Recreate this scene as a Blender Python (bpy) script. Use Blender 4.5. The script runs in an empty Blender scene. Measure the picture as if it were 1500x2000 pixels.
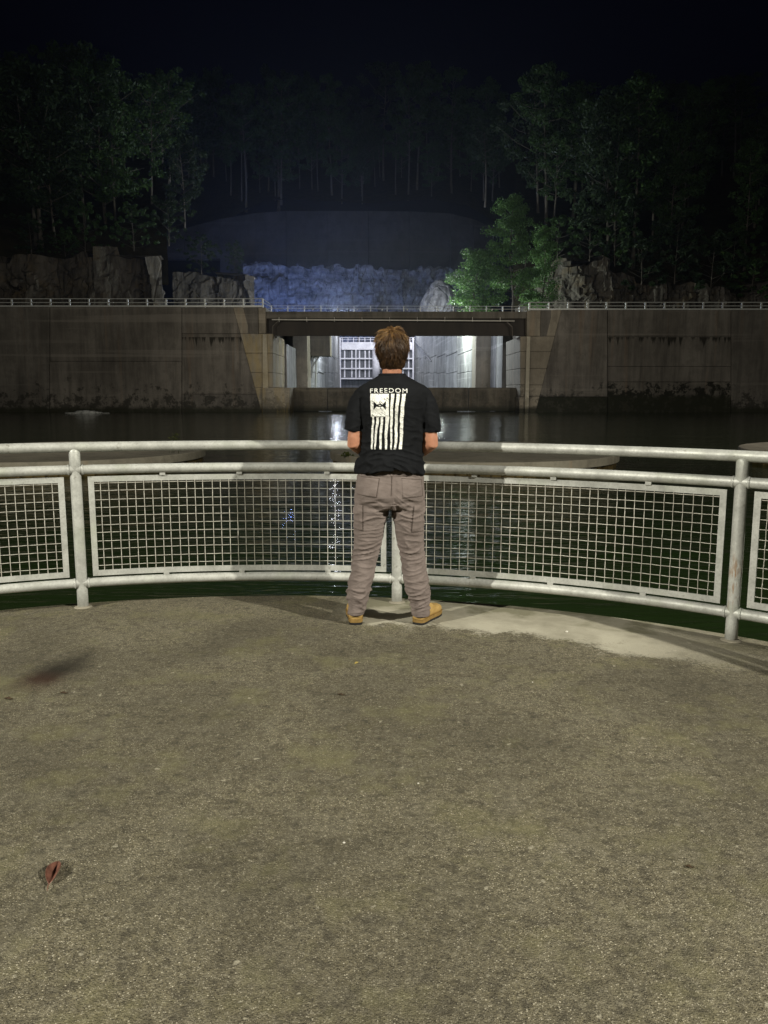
import bpy, bmesh, math, random
import numpy as np
from mathutils import Vector, Matrix, noise
from mathutils.bvhtree import BVHTree

R = math.radians
scene = bpy.context.scene
col = scene.collection

# ------------------------------------------------------------------ camera, sky, lamps
CAM_H = 1.407
PITCH = 0.1501
FPX = 1568.6
cam_d = bpy.data.cameras.new('camera')
cam = bpy.data.objects.new('camera', cam_d)
col.objects.link(cam)
cam.location = (0, 0, CAM_H)
cam.rotation_euler = (math.pi / 2 - PITCH, 0, 0)
cam_d.sensor_fit = 'VERTICAL'
cam_d.sensor_height = 36.0
cam_d.lens = FPX / 2000 * 36.0
cam_d.clip_start = 0.05
cam_d.clip_end = 4000
scene.camera = cam

world = bpy.data.worlds.new('World')
scene.world = world
world.use_nodes = True
wn = world.node_tree
bg = wn.nodes['Background']
sky = wn.nodes.new('ShaderNodeTexSky')
sky.sky_type = 'NISHITA'
sky.sun_disc = False
sky.sun_elevation = R(-3)
sky.sun_rotation = R(180)
tint = wn.nodes.new('ShaderNodeMix')
tint.data_type = 'RGBA'
tint.blend_type = 'MULTIPLY'
tint.inputs[0].default_value = 1.0
tint.inputs[7].default_value = (0.10, 0.12, 0.75, 1)      # clear night air over the valley
wn.links.new(sky.outputs[0], tint.inputs[6])
wn.links.new(tint.outputs[2], bg.inputs[0])
bg.inputs[1].default_value = 0.03

scene.view_settings.view_transform = 'Standard'
scene.view_settings.look = 'None'
scene.view_settings.gamma = 1
scene.view_settings.exposure = 0
scene.view_settings.use_curve_mapping = False
scene.render.engine = 'CYCLES'
scene.cycles.use_denoising = True
scene.cycles.max_bounces = 6
scene.cycles.transparent_max_bounces = 8
scene.cycles.caustics_reflective = False
scene.cycles.caustics_refractive = False
scene.cycles.sample_clamp_indirect = 6
scene.cycles.sample_clamp_direct = 40


def lamp(name, kind, loc, power, colr, size=0.2, target=None, cone=60, blend=0.5):
    d = bpy.data.lights.new(name, kind)
    d.energy = power
    d.color = colr
    if kind in ('POINT', 'SPOT'):
        d.shadow_soft_size = size
    if kind == 'SPOT':
        d.spot_size = R(cone)
        d.spot_blend = blend
    o = bpy.data.objects.new(name, d)
    col.objects.link(o)
    o.location = loc
    if target is not None:
        o.rotation_euler = (Vector(target) - Vector(loc)).to_track_quat('-Z', 'Y').to_euler()
    return o


WARM = (1.0, 0.955, 0.81)
lamp('pole_lamp', 'POINT', (15.5, -6.2, 11.2), 25500, WARM, 0.16)
lamp('pole_lamp', 'POINT', (-15.5, -6.6, 11.2), 21000, WARM, 0.16)
moon = bpy.data.lights.new('moon', 'SUN')  # faint fill light added to even out the forest brightness
moon.energy = 0.055
moon.color = (0.96, 1.0, 0.86)
moon.angle = R(4)
night_fill_o = bpy.data.objects.new('moon', moon)
col.objects.link(night_fill_o)
night_fill_o.rotation_euler = (R(58), 0, R(-14))
# yard floodlights on both banks, aimed at the lock walls and the hillside
lamp('yard_floodlight', 'SPOT', (44, 2, 16), 80000, (1.0, 0.92, 0.80), 0.5, (-16, 108, -1), 50, 0.7)
lamp('yard_floodlight', 'SPOT', (-46, 0, 16), 80000, (1.0, 0.92, 0.80), 0.5, (18, 108, -1), 50, 0.7)
# floodlights inside the lock chamber
CW = (0.80, 0.86, 1.0)
lamp('chamber_floodlight', 'POINT', (-10.2, 172, 16.8), 28000, (0.80, 0.88, 1.0), 0.4)
lamp('chamber_floodlight', 'POINT', (-13.0, 225, 22.4), 32000, (0.82, 0.88, 1.0), 0.4)
lamp('chamber_floodlight', 'POINT', (-11.0, 272, 26.9), 30000, (0.86, 0.90, 1.0), 0.4)
lamp('chamber_floodlight', 'POINT', (8.0, 131, 11.6), 3500, CW, 0.3)
lamp('cliff_floodlight', 'POINT', (-41, 342, 31.0), 75000, (0.22, 0.36, 1.0), 2.5)
lamp('chamber_floodlight', 'POINT', (9.0, 288, 27.2), 16000, (0.92, 0.95, 1.0), 0.4)
lamp('bank_floodlight', 'POINT', (10.5, 150, 14.6), 24000, (0.90, 1.0, 0.92), 0.3)


# ------------------------------------------------------------------ helpers
def at(px, py, F):
    """world point seen at photo pixel (px, py) at forward distance F"""
    a = PITCH + math.atan((py - 1000) / FPX)
    z = CAM_H - F * math.tan(a)
    depth = F * math.cos(PITCH) + (CAM_H - z) * math.sin(PITCH)
    return Vector(((px - 750) / FPX * depth, F, z))


def ground(px, py, z=0.0):
    a = PITCH + math.atan((py - 1000) / FPX)
    F = (CAM_H - z) / math.tan(a)
    return at(px, py, F)


class MB:
    def __init__(self):
        self.v = []
        self.f = []

    def add(self, vs, fs):
        o = len(self.v)
        self.v += [tuple(p) for p in vs]
        self.f += [tuple(i + o for i in q) for q in fs]
        return self

    def hexa(self, a, b):
        """a: 4 front points, b: 4 back points (same order)"""
        return self.add(list(a) + list(b), [(0, 1, 2, 3), (7, 6, 5, 4), (0, 4, 5, 1), (1, 5, 6, 2), (2, 6, 7, 3), (3, 7, 4, 0)])

    def box(self, x0, x1, y0, y1, z0, z1):
        return self.hexa([(x0, y0, z0), (x1, y0, z0), (x1, y0, z1), (x0, y0, z1)],
                         [(x0, y1, z0), (x1, y1, z0), (x1, y1, z1), (x0, y1, z1)])

    def tube(self, path, r, n=10, cap=True, squash=None):
        path = [Vector(p) for p in path]
        m = len(path)
        rr = r if isinstance(r, (list, tuple)) else [r] * m
        up = None
        o = len(self.v)
        for i, p in enumerate(path):
            t = (path[min(i + 1, m - 1)] - path[max(i - 1, 0)]).normalized()
            if up is None:
                up = Vector((0, 0, 1)) if abs(t.z) < 0.9 else Vector((0, 1, 0))
            a = t.cross(up)
            if a.length < 1e-5:
                a = t.cross(Vector((1, 0, 0)))
            a.normalize()
            b = a.cross(t).normalized()
            up = b
            for k in range(n):
                c = 2 * math.pi * k / n
                s = squash if squash else 1.0
                self.v.append(tuple(p + a * (math.cos(c) * rr[i]) + b * (math.sin(c) * rr[i] * s)))
        for i in range(m - 1):
            for k in range(n):
                k2 = (k + 1) % n
                self.f.append((o + i * n + k, o + i * n + k2, o + (i + 1) * n + k2, o + (i + 1) * n + k))
        if cap:
            self.f.append(tuple(o + k for k in range(n))[::-1])
            self.f.append(tuple(o + (m - 1) * n + k for k in range(n)))
        return self

    def loft(self, rings, cap=True):
        n = len(rings[0])
        o = len(self.v)
        for r in rings:
            self.v += [tuple(p) for p in r]
        for i in range(len(rings) - 1):
            for k in range(n):
                k2 = (k + 1) % n
                self.f.append((o + i * n + k, o + i * n + k2, o + (i + 1) * n + k2, o + (i + 1) * n + k))
        if cap:
            self.f.append(tuple(o + k for k in range(n))[::-1])
            self.f.append(tuple(o + (len(rings) - 1) * n + k for k in range(n)))
        return self

    def ball(self, c, rx, ry, rz, n=16, m=10):
        rings = []
        for i in range(1, m):
            t = math.pi * i / m
            rings.append([(c[0] + rx * math.sin(t) * math.cos(2 * math.pi * k / n),
                           c[1] + ry * math.sin(t) * math.sin(2 * math.pi * k / n),
                           c[2] - rz * math.cos(t)) for k in range(n)])
        return self.loft(rings)

    def mesh(self, name, smooth=False):
        me = bpy.data.meshes.new(name)
        me.from_pydata(self.v, [], self.f)
        me.validate()
        me.update()
        if smooth:
            me.polygons.foreach_set('use_smooth', [True] * len(me.polygons))
        return me

    def build(self, name, mat, parent=None, smooth=False, fix=True):
        me = self.mesh(name, smooth)
        if fix:
            bm = bmesh.new()
            bm.from_mesh(me)
            bmesh.ops.recalc_face_normals(bm, faces=bm.faces)
            bm.to_mesh(me)
            bm.free()
        return link(name, me, mat, parent)


def link(name, me, mat, parent=None):
    if mat is not None:
        me.materials.clear()
        me.materials.append(mat)
    o = bpy.data.objects.new(name, me)
    col.objects.link(o)
    if parent is not None:
        o.parent = parent
        if parent.name in IN_PLACE:      # parts of these are modelled where they stand
            o.matrix_parent_inverse = Matrix.Translation(-parent.location)
    return o


IN_PLACE = set()


def stand(o):
    IN_PLACE.add(o.name)
    return o


def tag(o, label=None, cat=None, group=None, kind=None):
    if label:
        o['label'] = label
    if cat:
        o['category'] = cat
    if group:
        o['group'] = group
    if kind:
        o['kind'] = kind
    return o


def empty(name, loc=(0, 0, 0), label=None, cat=None, group=None):
    o = bpy.data.objects.new(name, None)
    col.objects.link(o)
    o.location = loc
    o.empty_display_size = 0.2
    return tag(o, label, cat, group)


def copy_tree(root, loc, rz=0.0, scale=(1, 1, 1)):
    r = root.copy()
    col.objects.link(r)
    r.location = loc
    r.rotation_euler = (0, 0, rz)
    r.scale = scale
    for ch in list(root.children):
        c = ch.copy()
        col.objects.link(c)
        c.parent = r
    return r


def bevel(o, w, seg=2):
    m = o.modifiers.new('bevel', 'BEVEL')
    m.width = w
    m.segments = seg
    m.limit_method = 'ANGLE'
    return o


# ------------------------------------------------------------------ materials
class NT:
    """small node tree writer"""
    def __init__(self, name):
        self.m = bpy.data.materials.new(name)
        self.m.use_nodes = True
        self.t = self.m.node_tree
        self.p = self.t.nodes['Principled BSDF']
        self.co = self.n('ShaderNodeTexCoord')

    def n(self, kind, **kw):
        x = self.t.nodes.new(kind)
        for k, v in kw.items():
            setattr(x, k, v)
        return x

    def l(self, a, b):
        self.t.links.new(a, b)

    def put(self, sock, v):
        if hasattr(v, 'is_linked') or isinstance(v, bpy.types.NodeSocket):
            self.l(v, sock)
        else:
            sock.default_value = v

    def coords(self, scale=(1, 1, 1), rot=(0, 0, 0), src='Object'):
        mp = self.n('ShaderNodeMapping')
        mp.inputs['Scale'].default_value = scale
        mp.inputs['Rotation'].default_value = rot
        self.l(self.co.outputs[src], mp.inputs['Vector'])
        return mp.outputs[0]

    def noise(self, scale, detail=4, rough=0.6, vec=None, dist=0.0):
        x = self.n('ShaderNodeTexNoise')
        x.inputs['Scale'].default_value = scale
        x.inputs['Detail'].default_value = detail
        x.inputs['Roughness'].default_value = rough
        x.inputs['Distortion'].default_value = dist
        self.l(vec if vec is not None else self.co.outputs['Object'], x.inputs['Vector'])
        return x.outputs['Fac']

    def voronoi(self, scale, vec=None, feature='F1', out='Distance'):
        x = self.n('ShaderNodeTexVoronoi', feature=feature)
        x.inputs['Scale'].default_value = scale
        self.l(vec if vec is not None else self.co.outputs['Object'], x.inputs['Vector'])
        return x.outputs[out]

    def ramp(self, fac, stops, interp='LINEAR'):
        x = self.n('ShaderNodeValToRGB')
        cr = x.color_ramp
        cr.interpolation = interp
        while len(cr.elements) < len(stops):
            cr.elements.new(0.5)
        for e, (p, c) in zip(cr.elements, stops):
            e.position = p
            e.color = c if len(c) == 4 else (*c, 1)
        self.l(fac, x.inputs[0])
        return x.outputs[0]

    def rng(self, v, a, b, c=0.0, d=1.0):
        x = self.n('ShaderNodeMapRange')
        x.clamp = True
        for i, q in enumerate((a, b, c, d)):
            x.inputs[i + 1].default_value = q
        self.put(x.inputs[0], v)
        return x.outputs[0]

    def math(self, op, a, b=0.0, c=0.0):
        x = self.n('ShaderNodeMath', operation=op)
        self.put(x.inputs[0], a)
        self.put(x.inputs[1], b)
        self.put(x.inputs[2], c)
        return x.outputs[0]

    def mix(self, fac, a, b, mode='MIX'):
        x = self.n('ShaderNodeMix', data_type='RGBA', blend_type=mode)
        self.put(x.inputs[0], fac)
        self.put(x.inputs[6], a if not isinstance(a, tuple) else (*a[:3], 1))
        self.put(x.inputs[7], b if not isinstance(b, tuple) else (*b[:3], 1))
        return x.outputs[2]

    def xyz(self):
        s = self.n('ShaderNodeSeparateXYZ')
        self.l(self.co.outputs['Object'], s.inputs[0])
        return s.outputs

    def bump(self, h, strength=0.3, dist=0.01, prev=None):
        b = self.n('ShaderNodeBump')
        b.inputs['Strength'].default_value = strength
        b.inputs['Distance'].default_value = dist
        self.l(h, b.inputs['Height'])
        if prev is not None:
            self.l(prev, b.inputs['Normal'])
        self.l(b.outputs[0], self.p.inputs['Normal'])
        return b.outputs[0]

    def done(self, color, rough=0.8, metal=0.0, spec=0.3):
        self.put(self.p.inputs['Base Color'], color if not isinstance(color, tuple) else (*color[:3], 1))
        self.put(self.p.inputs['Roughness'], rough)
        self.put(self.p.inputs['Metallic'], metal)
        self.p.inputs['Specular IOR Level'].default_value = spec
        return self.m


# geometry of the round platform and its railing
CX, CY, RAD, A0, SP = -0.687, 0.950, 4.3706, 0.1779, 0.4775


def pol(a, r=RAD, z=0.0):
    return Vector((CX + r * math.sin(a), CY + r * math.cos(a), z))


def mat_slab():
    t = NT('exposed aggregate concrete')
    x, y, z = t.xyz()
    grain = t.voronoi(210)
    gcol = t.voronoi(210, out='Color')
    sep = t.n('ShaderNodeSeparateColor')
    t.l(gcol, sep.inputs[0])
    big = t.noise(0.9, 5, 0.62, dist=0.4)
    mid = t.noise(5.5, 5, 0.65)
    fine = t.noise(60, 3, 0.7)
    c = t.ramp(sep.outputs[0], [(0.0, (0.018, 0.016, 0.0115)), (0.35, (0.078, 0.070, 0.050)), (0.7, (0.190, 0.172, 0.125)), (0.92, (0.36, 0.330, 0.250)), (1.0, (0.62, 0.57, 0.45))])
    paste = t.ramp(fine, [(0.3, (0.075, 0.066, 0.042)), (0.7, (0.20, 0.178, 0.118))])
    c = t.mix(t.rng(grain, 0.25, 0.6), c, paste)
    c = t.mix(t.rng(mid, 0.46, 0.72, 0, 0.40), c, (0.195, 0.18, 0.135))
    c = t.mix(t.rng(big, 0.42, 0.66, 0.0, 0.62), c, (0.050, 0.044, 0.031), 'MIX')
    cl = t.noise(16, 6, 0.75)
    c = t.mix(t.rng(cl, 0.49, 0.64, 0, 0.70), c, (0.048, 0.043, 0.032))
    cl2 = t.noise(41, 4, 0.7)
    c = t.mix(t.rng(cl2, 0.56, 0.70, 0, 0.6), c, (0.24, 0.22, 0.165))
    c = t.mix(t.rng(cl2, 0.44, 0.32, 0, 0.6), c, (0.035, 0.031, 0.022))
    # moss tint in patches
    moss = t.noise(2.3, 6, 0.7)
    c = t.mix(t.rng(moss, 0.52, 0.68, 0, 0.50), c, (0.175, 0.165, 0.080))
    # light worn chips
    chips = t.noise(23, 2, 0.5)
    c = t.mix(t.rng(chips, 0.70, 0.75, 0, 0.7), c, (0.36, 0.335, 0.26))
    # smooth pale mortar skin left near the rail
    dx = t.math('SUBTRACT', x, CX)
    dy = t.math('SUBTRACT', y, CY)
    r = t.math('SQRT', t.math('ADD', t.math('MULTIPLY', dx, dx), t.math('MULTIPLY', dy, dy)))
    ang = t.math('ARCTAN2', dx, dy)
    wob = t.noise(2.2, 7, 0.72)
    edge = t.math('ADD', r, t.math('MULTIPLY', t.math('SUBTRACT', wob, 0.5), 0.95))
    pale = t.rng(t.math('ADD', edge, t.math('MULTIPLY', t.math('SUBTRACT', fine, 0.5), 0.30)), 3.80, 3.90)
    win = t.math('MULTIPLY', t.rng(ang, 0.08, 0.16), t.rng(ang, 0.74, 0.52))
    streak = t.noise(3.0, 4, 0.6, t.coords((1, 1, 1), (0, 0, 0.4)))
    pale = t.math('MULTIPLY', pale, win)
    pcol = t.ramp(streak, [(0.35, (0.26, 0.243, 0.190)), (0.6, (0.40, 0.378, 0.305))])
    pcol = t.mix(t.rng(grain, 0.1, 0.5, 0.25, 0.0), pcol, (0.16, 0.14, 0.10))
    # dirty damp ring right at the kerb
    kerb = t.math('MULTIPLY', t.rng(t.math('ADD', r, t.math('MULTIPLY', wob, 0.12)), 4.22, 4.27), t.rng(streak, 0.42, 0.55))
    pcol = t.mix(t.math('MULTIPLY', kerb, 0.7), pcol, (0.085, 0.082, 0.04))
    c = t.mix(pale, c, pcol)
    # dark reddish oily stain with a drag mark
    sp = ground(70, 1335)
    ep = ground(195, 1262)
    d = (ep - sp)
    L = d.length
    d.normalize()
    ux = t.math('SUBTRACT', x, sp.x)
    uy = t.math('SUBTRACT', y, sp.y)
    along = t.math('ADD', t.math('MULTIPLY', ux, d.x), t.math('MULTIPLY', uy, d.y))
    acr = t.math('ABSOLUTE', t.math('SUBTRACT', t.math('MULTIPLY', ux, d.y), t.math('MULTIPLY', uy, d.x)))
    sm = t.math('ADD', acr, t.math('MULTIPLY', t.math('SUBTRACT', mid, 0.5), 0.10))
    st = t.math('MULTIPLY', t.rng(sm, 0.16, 0.03), t.math('MULTIPLY', t.rng(along, -0.14, 0.06), t.rng(along, L * 1.1, L * 0.35)))
    scol = t.mix(t.rng(along, 0.04, 0.2), (0.034, 0.015, 0.008), (0.018, 0.015, 0.010))
    c = t.mix(t.math('MULTIPLY', st, 0.95), c, scol)
    h = t.math('ADD', t.math('MULTIPLY', grain, -0.6), t.math('MULTIPLY', fine, 0.8))
    hh = t.math('MULTIPLY', h, t.rng(pale, 0, 1, 1.0, 0.25))
    t.bump(hh, 0.8, 0.006)
    return t.done(c, 0.86, 0, 0.25)


def mat_metal(name='galvanised steel', base=(0.54, 0.55, 0.525), dark=(0.34, 0.345, 0.325), rust=False):
    t = NT(name)
    n1 = t.noise(9, 5, 0.65)
    n2 = t.noise(70, 3, 0.6)
    c = t.ramp(n1, [(0.3, dark), (0.62, base)])
    c = t.mix(t.rng(n2, 0.45, 0.75, 0, 0.35), c, tuple(q * 0.6 for q in dark))
    n3 = t.noise(3.2, 4, 0.6)
    c = t.mix(t.rng(n3, 0.54, 0.72, 0, 0.4), c, (0.37, 0.41, 0.31))
    n5 = t.noise(26, 6, 0.75)
    c = t.mix(t.rng(n5, 0.60, 0.70, 0, 0.6), c, (0.13, 0.115, 0.08))
    n6 = t.noise(4.5, 7, 0.75)
    c = t.mix(t.rng(n6, 0.66, 0.72, 0, 0.6), c, (0.25, 0.14, 0.05))
    if rust:
        v = t.coords((30, 30, 4))
        n4 = t.noise(1.0, 5, 0.7, v)
        x, y, z = t.xyz()
        m = t.math('MULTIPLY', t.rng(n4, 0.49, 0.58), t.math('MULTIPLY', t.rng(z, 0.15, 0.25), t.rng(z, 0.55, 0.38)))
        c = t.mix(m, c, (0.28, 0.13, 0.035))
    t.bump(n2, 0.12, 0.002)
    return t.done(c, t.rng(n1, 0.3, 0.7, 0.62, 0.45), 0.25, 0.4)


def mat_concrete(name, lo, hi, streak=0.8, algae=0.7, yellow=0.0, drip=None, scale=1.0, waterz=-1.45):
    t = NT(name)
    x, y, z = t.xyz()
    v = t.coords((0.55 * scale, 0.55 * scale, 0.05 * scale))
    s1 = t.noise(1.6, 6, 0.7, v)
    s2 = t.noise(0.16 * scale, 4, 0.6)
    s3 = t.noise(1.8 * scale, 5, 0.7)
    c = t.ramp(s2, [(0.3, lo), (0.7, hi)])
    c = t.mix(t.rng(s1, 0.42, 0.72, 0, streak), c, tuple(q * 0.35 for q in lo))
    c = t.mix(t.rng(s3, 0.55, 0.8, 0, 0.35), c, tuple(min(1, q * 1.35) for q in hi))
    s7 = t.noise(0.9 * scale, 9, 0.78)
    c = t.mix(t.rng(s7, 0.48, 0.66, 0, 0.55), c, tuple(q * 0.5 for q in lo))
    s8 = t.noise(1.0, 4, 0.6, t.coords((0.02 * scale, 0.02 * scale, 1.1 * scale)))
    c = t.mix(t.rng(s8, 0.58, 0.66, 0, 0.35), c, tuple(min(1, q * 1.25) for q in hi))
    # faint rust runs
    v2 = t.coords((0.9 * scale, 0.9 * scale, 0.035 * scale), (0, 0, 0.3))
    s4 = t.noise(1.1, 4, 0.6, v2)
    c = t.mix(t.rng(s4, 0.60, 0.78, 0, 0.4), c, (hi[0] * 1.05, hi[1] * 0.72, hi[2] * 0.48))
    if algae:
        b = t.noise(0.75, 8, 0.78)
        h = t.rng(z, waterz + 0.4, waterz + 6.5, 0.16, -0.10)
        m = t.rng(t.math('ADD', b, h), 0.60, 0.64)
        c = t.mix(t.math('MULTIPLY', m, algae), c, (0.012, 0.012, 0.008))
        m2 = t.rng(z, waterz + 0.9, waterz + 0.35)
        c = t.mix(t.math('MULTIPLY', m2, 0.85), c, (0.02, 0.021, 0.012))
    if drip is not None:
        v3 = t.coords((1.6, 1.6, 0.02))
        s5 = t.noise(1.0, 5, 0.75, v3)
        reach = t.rng(z, drip - 2.6, drip, -0.22, 0.18)
        m = t.math('MULTIPLY', t.rng(t.math('ADD', s5, reach), 0.60, 0.66), t.rng(z, drip + 0.02, drip))
        c = t.mix(t.math('MULTIPLY', m, 0.9), c, (0.016, 0.015, 0.011))
    if yellow:
        s6 = t.noise(0.5, 5, 0.7, t.coords((1, 1, 0.22)))
        c = t.mix(t.rng(s6, 0.46, 0.62, 0, yellow), c, (0.34, 0.24, 0.06))
    t.bump(s3, 0.4, 0.05)
    return t.done(c, 0.9, 0, 0.2)


def mat_rock(name, lo, hi, stain, stretch=(0.32, 0.32, 0.10), depth=0.6):
    t = NT(name)
    v = t.coords(stretch)
    a = t.noise(1.0, 8, 0.72, v)
    b = t.noise(0.35, 6, 0.7)
    cr = t.voronoi(0.22, t.coords((1, 1, 0.6)), 'DISTANCE_TO_EDGE')
    c = t.ramp(a, [(0.32, lo), (0.66, hi)])
    c = t.mix(t.rng(b, 0.5, 0.72, 0, 0.7), c, stain)
    v2 = t.coords((0.5, 0.5, 0.05))
    s = t.noise(1.3, 6, 0.7, v2)
    c = t.mix(t.rng(s, 0.5, 0.66, 0, 0.75), c, tuple(q * 0.25 for q in lo))
    w = t.noise(0.8, 5, 0.7, t.coords((0.7, 0.7, 0.08), (0, 0, 1)))
    c = t.mix(t.rng(w, 0.62, 0.74, 0, 0.6), c, tuple(min(1, q * 1.7) for q in hi))
    hgt = t.math('ADD', t.math('MULTIPLY', a, 1.0), t.rng(cr, 0, 0.06, 0, 0.5))
    t.bump(hgt, 0.8, depth)
    return t.done(c, 0.92, 0, 0.15)


def mat_water():
    t = NT('dark river water')
    w1 = t.noise(0.9, 3, 0.55, t.coords((0.55, 1.25, 1)), dist=0.6)
    w2 = t.noise(2.6, 3, 0.6, t.coords((0.30, 1.7, 1)), dist=0.5)
    w3 = t.noise(0.16, 2, 0.5, t.coords((0.8, 1.2, 1)), dist=0.8)
    h = t.math('ADD', t.math('MULTIPLY', w1, 1.0), t.math('ADD', t.math('MULTIPLY', w2, 0.42), t.math('MULTIPLY', w3, 1.6)))
    t.bump(h, 0.30, 0.16)
    m = t.done((0.013, 0.024, 0.007), 0.05, 0, 0.5)
    t.p.inputs['IOR'].default_value = 1.333
    return m


def mat_leaf(name, a, b, trans=0.25):
    t = NT(name)
    at_ = t.n('ShaderNodeAttribute', attribute_name='shade')
    c = t.mix(at_.outputs['Fac'], a, b)
    m = t.done(c, 0.6, 0, 0.25)
    t.p.inputs['Transmission Weight'].default_value = 0.0
    tr = t.n('ShaderNodeBsdfTranslucent')
    t.l(c, tr.inputs[0])
    mx = t.n('ShaderNodeMixShader')
    mx.inputs[0].default_value = trans
    t.l(t.p.outputs[0], mx.inputs[1])
    t.l(tr.outputs[0], mx.inputs[2])
    out = t.t.nodes['Material Output']
    t.l(mx.outputs[0], out.inputs[0])
    return m


def mat_plain(name, c1, c2, scale=20, rough=0.8, metal=0.0, spec=0.3, bump=0.2, bd=0.003, stretch=(1, 1, 1)):
    t = NT(name)
    n = t.noise(scale, 5, 0.65, t.coords(stretch))
    c = t.ramp(n, [(0.3, c1), (0.7, c2)])
    t.bump(n, bump, bd)
    return t.done(c, rough, metal, spec)


def mat_cloth(name, c1, c2, weave=900, rough=0.9, wear=None):
    t = NT(name)
    n = t.noise(14, 5, 0.6)
    w = t.noise(weave, 2, 0.5)
    c = t.ramp(n, [(0.3, c1), (0.7, c2)])
    if wear:
        n2 = t.noise(5, 4, 0.6)
        c = t.mix(t.rng(n2, 0.5, 0.75, 0, 0.4), c, wear)
    f = t.noise(26, 4, 0.55, t.coords((1, 1, 2.6)), dist=0.8)
    b1 = t.bump(f, 0.25, 0.010)
    t.bump(w, 0.15, 0.0012, b1)
    m = t.done(c, rough, 0, 0.15)
    return m


M = {}
M['slab'] = mat_slab()
M['metal'] = mat_metal()
M['metal_rust'] = mat_metal('galvanised steel with a rust run', rust=True)
M['wire'] = mat_plain('galvanised wire', (0.36, 0.34, 0.30), (0.60, 0.58, 0.52), 14, 0.5, 0.2, 0.4, 0.05)
M['wall'] = mat_concrete('stained wall concrete', (0.118, 0.106, 0.090), (0.195, 0.177, 0.152))
M['wall_drip'] = mat_concrete('wall concrete with black drips', (0.118, 0.106, 0.090), (0.195, 0.177, 0.152), drip=8.35)
M['wall_b'] = mat_concrete('darker wall concrete', (0.100, 0.091, 0.078), (0.162, 0.148, 0.128))
M['wall_wet'] = mat_concrete('blackened wall concrete', (0.105, 0.095, 0.080), (0.185, 0.168, 0.142), algae=0.95, waterz=0.1)
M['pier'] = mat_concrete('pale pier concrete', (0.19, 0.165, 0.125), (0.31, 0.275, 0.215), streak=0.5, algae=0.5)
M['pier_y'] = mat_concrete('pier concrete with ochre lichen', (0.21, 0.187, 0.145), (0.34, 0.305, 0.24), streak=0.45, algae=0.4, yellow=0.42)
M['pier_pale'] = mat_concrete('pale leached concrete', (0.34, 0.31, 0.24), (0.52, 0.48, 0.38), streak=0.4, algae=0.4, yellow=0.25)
M['chamber'] = mat_concrete('chamber concrete', (0.15, 0.15, 0.15), (0.34, 0.34, 0.335), streak=0.95, algae=0.0)
M['beam'] = mat_concrete('sill beam concrete', (0.095, 0.083, 0.062), (0.16, 0.142, 0.108), algae=0.3)
M['deck'] = mat_concrete('bridge deck concrete', (0.10, 0.092, 0.075), (0.17, 0.155, 0.13), algae=0)
M['black_steel'] = mat_plain('black painted girder steel', (0.012, 0.010, 0.008), (0.030, 0.024, 0.018), 0.6, 0.6, 0.2, 0.3, 0.1, 0.01, (1, 1, 0.2))
M['gate'] = mat_plain('white painted gate steel', (0.50, 0.48, 0.52), (0.74, 0.72, 0.76), 0.5, 0.5, 0.0, 0.3, 0.1, 0.01)
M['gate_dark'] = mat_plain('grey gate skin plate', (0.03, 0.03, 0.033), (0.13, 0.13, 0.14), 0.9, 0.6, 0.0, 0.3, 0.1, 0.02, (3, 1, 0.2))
M['white_pipe'] = mat_plain('white painted pipe', (0.55, 0.53, 0.46), (0.75, 0.73, 0.66), 3, 0.45, 0, 0.4, 0.05)
M['rock'] = mat_rock('cliff rock', (0.038, 0.034, 0.029), (0.145, 0.130, 0.108), (0.13, 0.095, 0.05))
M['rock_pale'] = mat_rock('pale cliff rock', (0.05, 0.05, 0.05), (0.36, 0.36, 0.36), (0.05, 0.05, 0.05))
M['rock_bed'] = mat_rock('bedded pale rock', (0.022, 0.022, 0.022), (0.24, 0.24, 0.24), (0.03, 0.03, 0.03), (0.10, 0.10, 0.30), 0.5)
M['shotcrete'] = mat_concrete('sprayed concrete slope', (0.040, 0.038, 0.036), (0.075, 0.071, 0.068), streak=0.5, algae=0.0, scale=0.25)
M['soil'] = mat_plain('forest floor', (0.012, 0.011, 0.006), (0.035, 0.030, 0.016), 0.4, 0.95, 0, 0.1, 0.6, 0.3)
M['water'] = mat_water()
M['bark'] = mat_plain('grey bark', (0.05, 0.045, 0.035), (0.16, 0.145, 0.12), 2.5, 0.9, 0, 0.1, 0.6, 0.05, (3, 3, 0.5))
M['leaf'] = mat_leaf('green foliage', (0.013, 0.032, 0.008), (0.050, 0.100, 0.020))
M['leaf_dark'] = mat_leaf('dark foliage', (0.009, 0.020, 0.008), (0.031, 0.056, 0.017))
M['leaf_lit'] = mat_leaf('light-painted green foliage', (0.038, 0.090, 0.024), (0.13, 0.245, 0.062))  # leaf copy lightened for the floodlit trees, light put into its colour
M['moss'] = mat_leaf('weeds', (0.03, 0.045, 0.008), (0.12, 0.13, 0.03))
M['cap'] = mat_concrete('cell cap concrete', (0.21, 0.19, 0.15), (0.31, 0.285, 0.225), streak=0.1, algae=0, scale=3)
M['pile'] = mat_concrete('rusty sheet pile', (0.055, 0.038, 0.015), (0.13, 0.095, 0.035), streak=0.8, algae=0.3, scale=5)
M['foam'] = mat_plain('white water foam', (0.25, 0.26, 0.24), (0.55, 0.56, 0.54), 3, 0.8, 0, 0.3, 0.6, 0.1)

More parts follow.
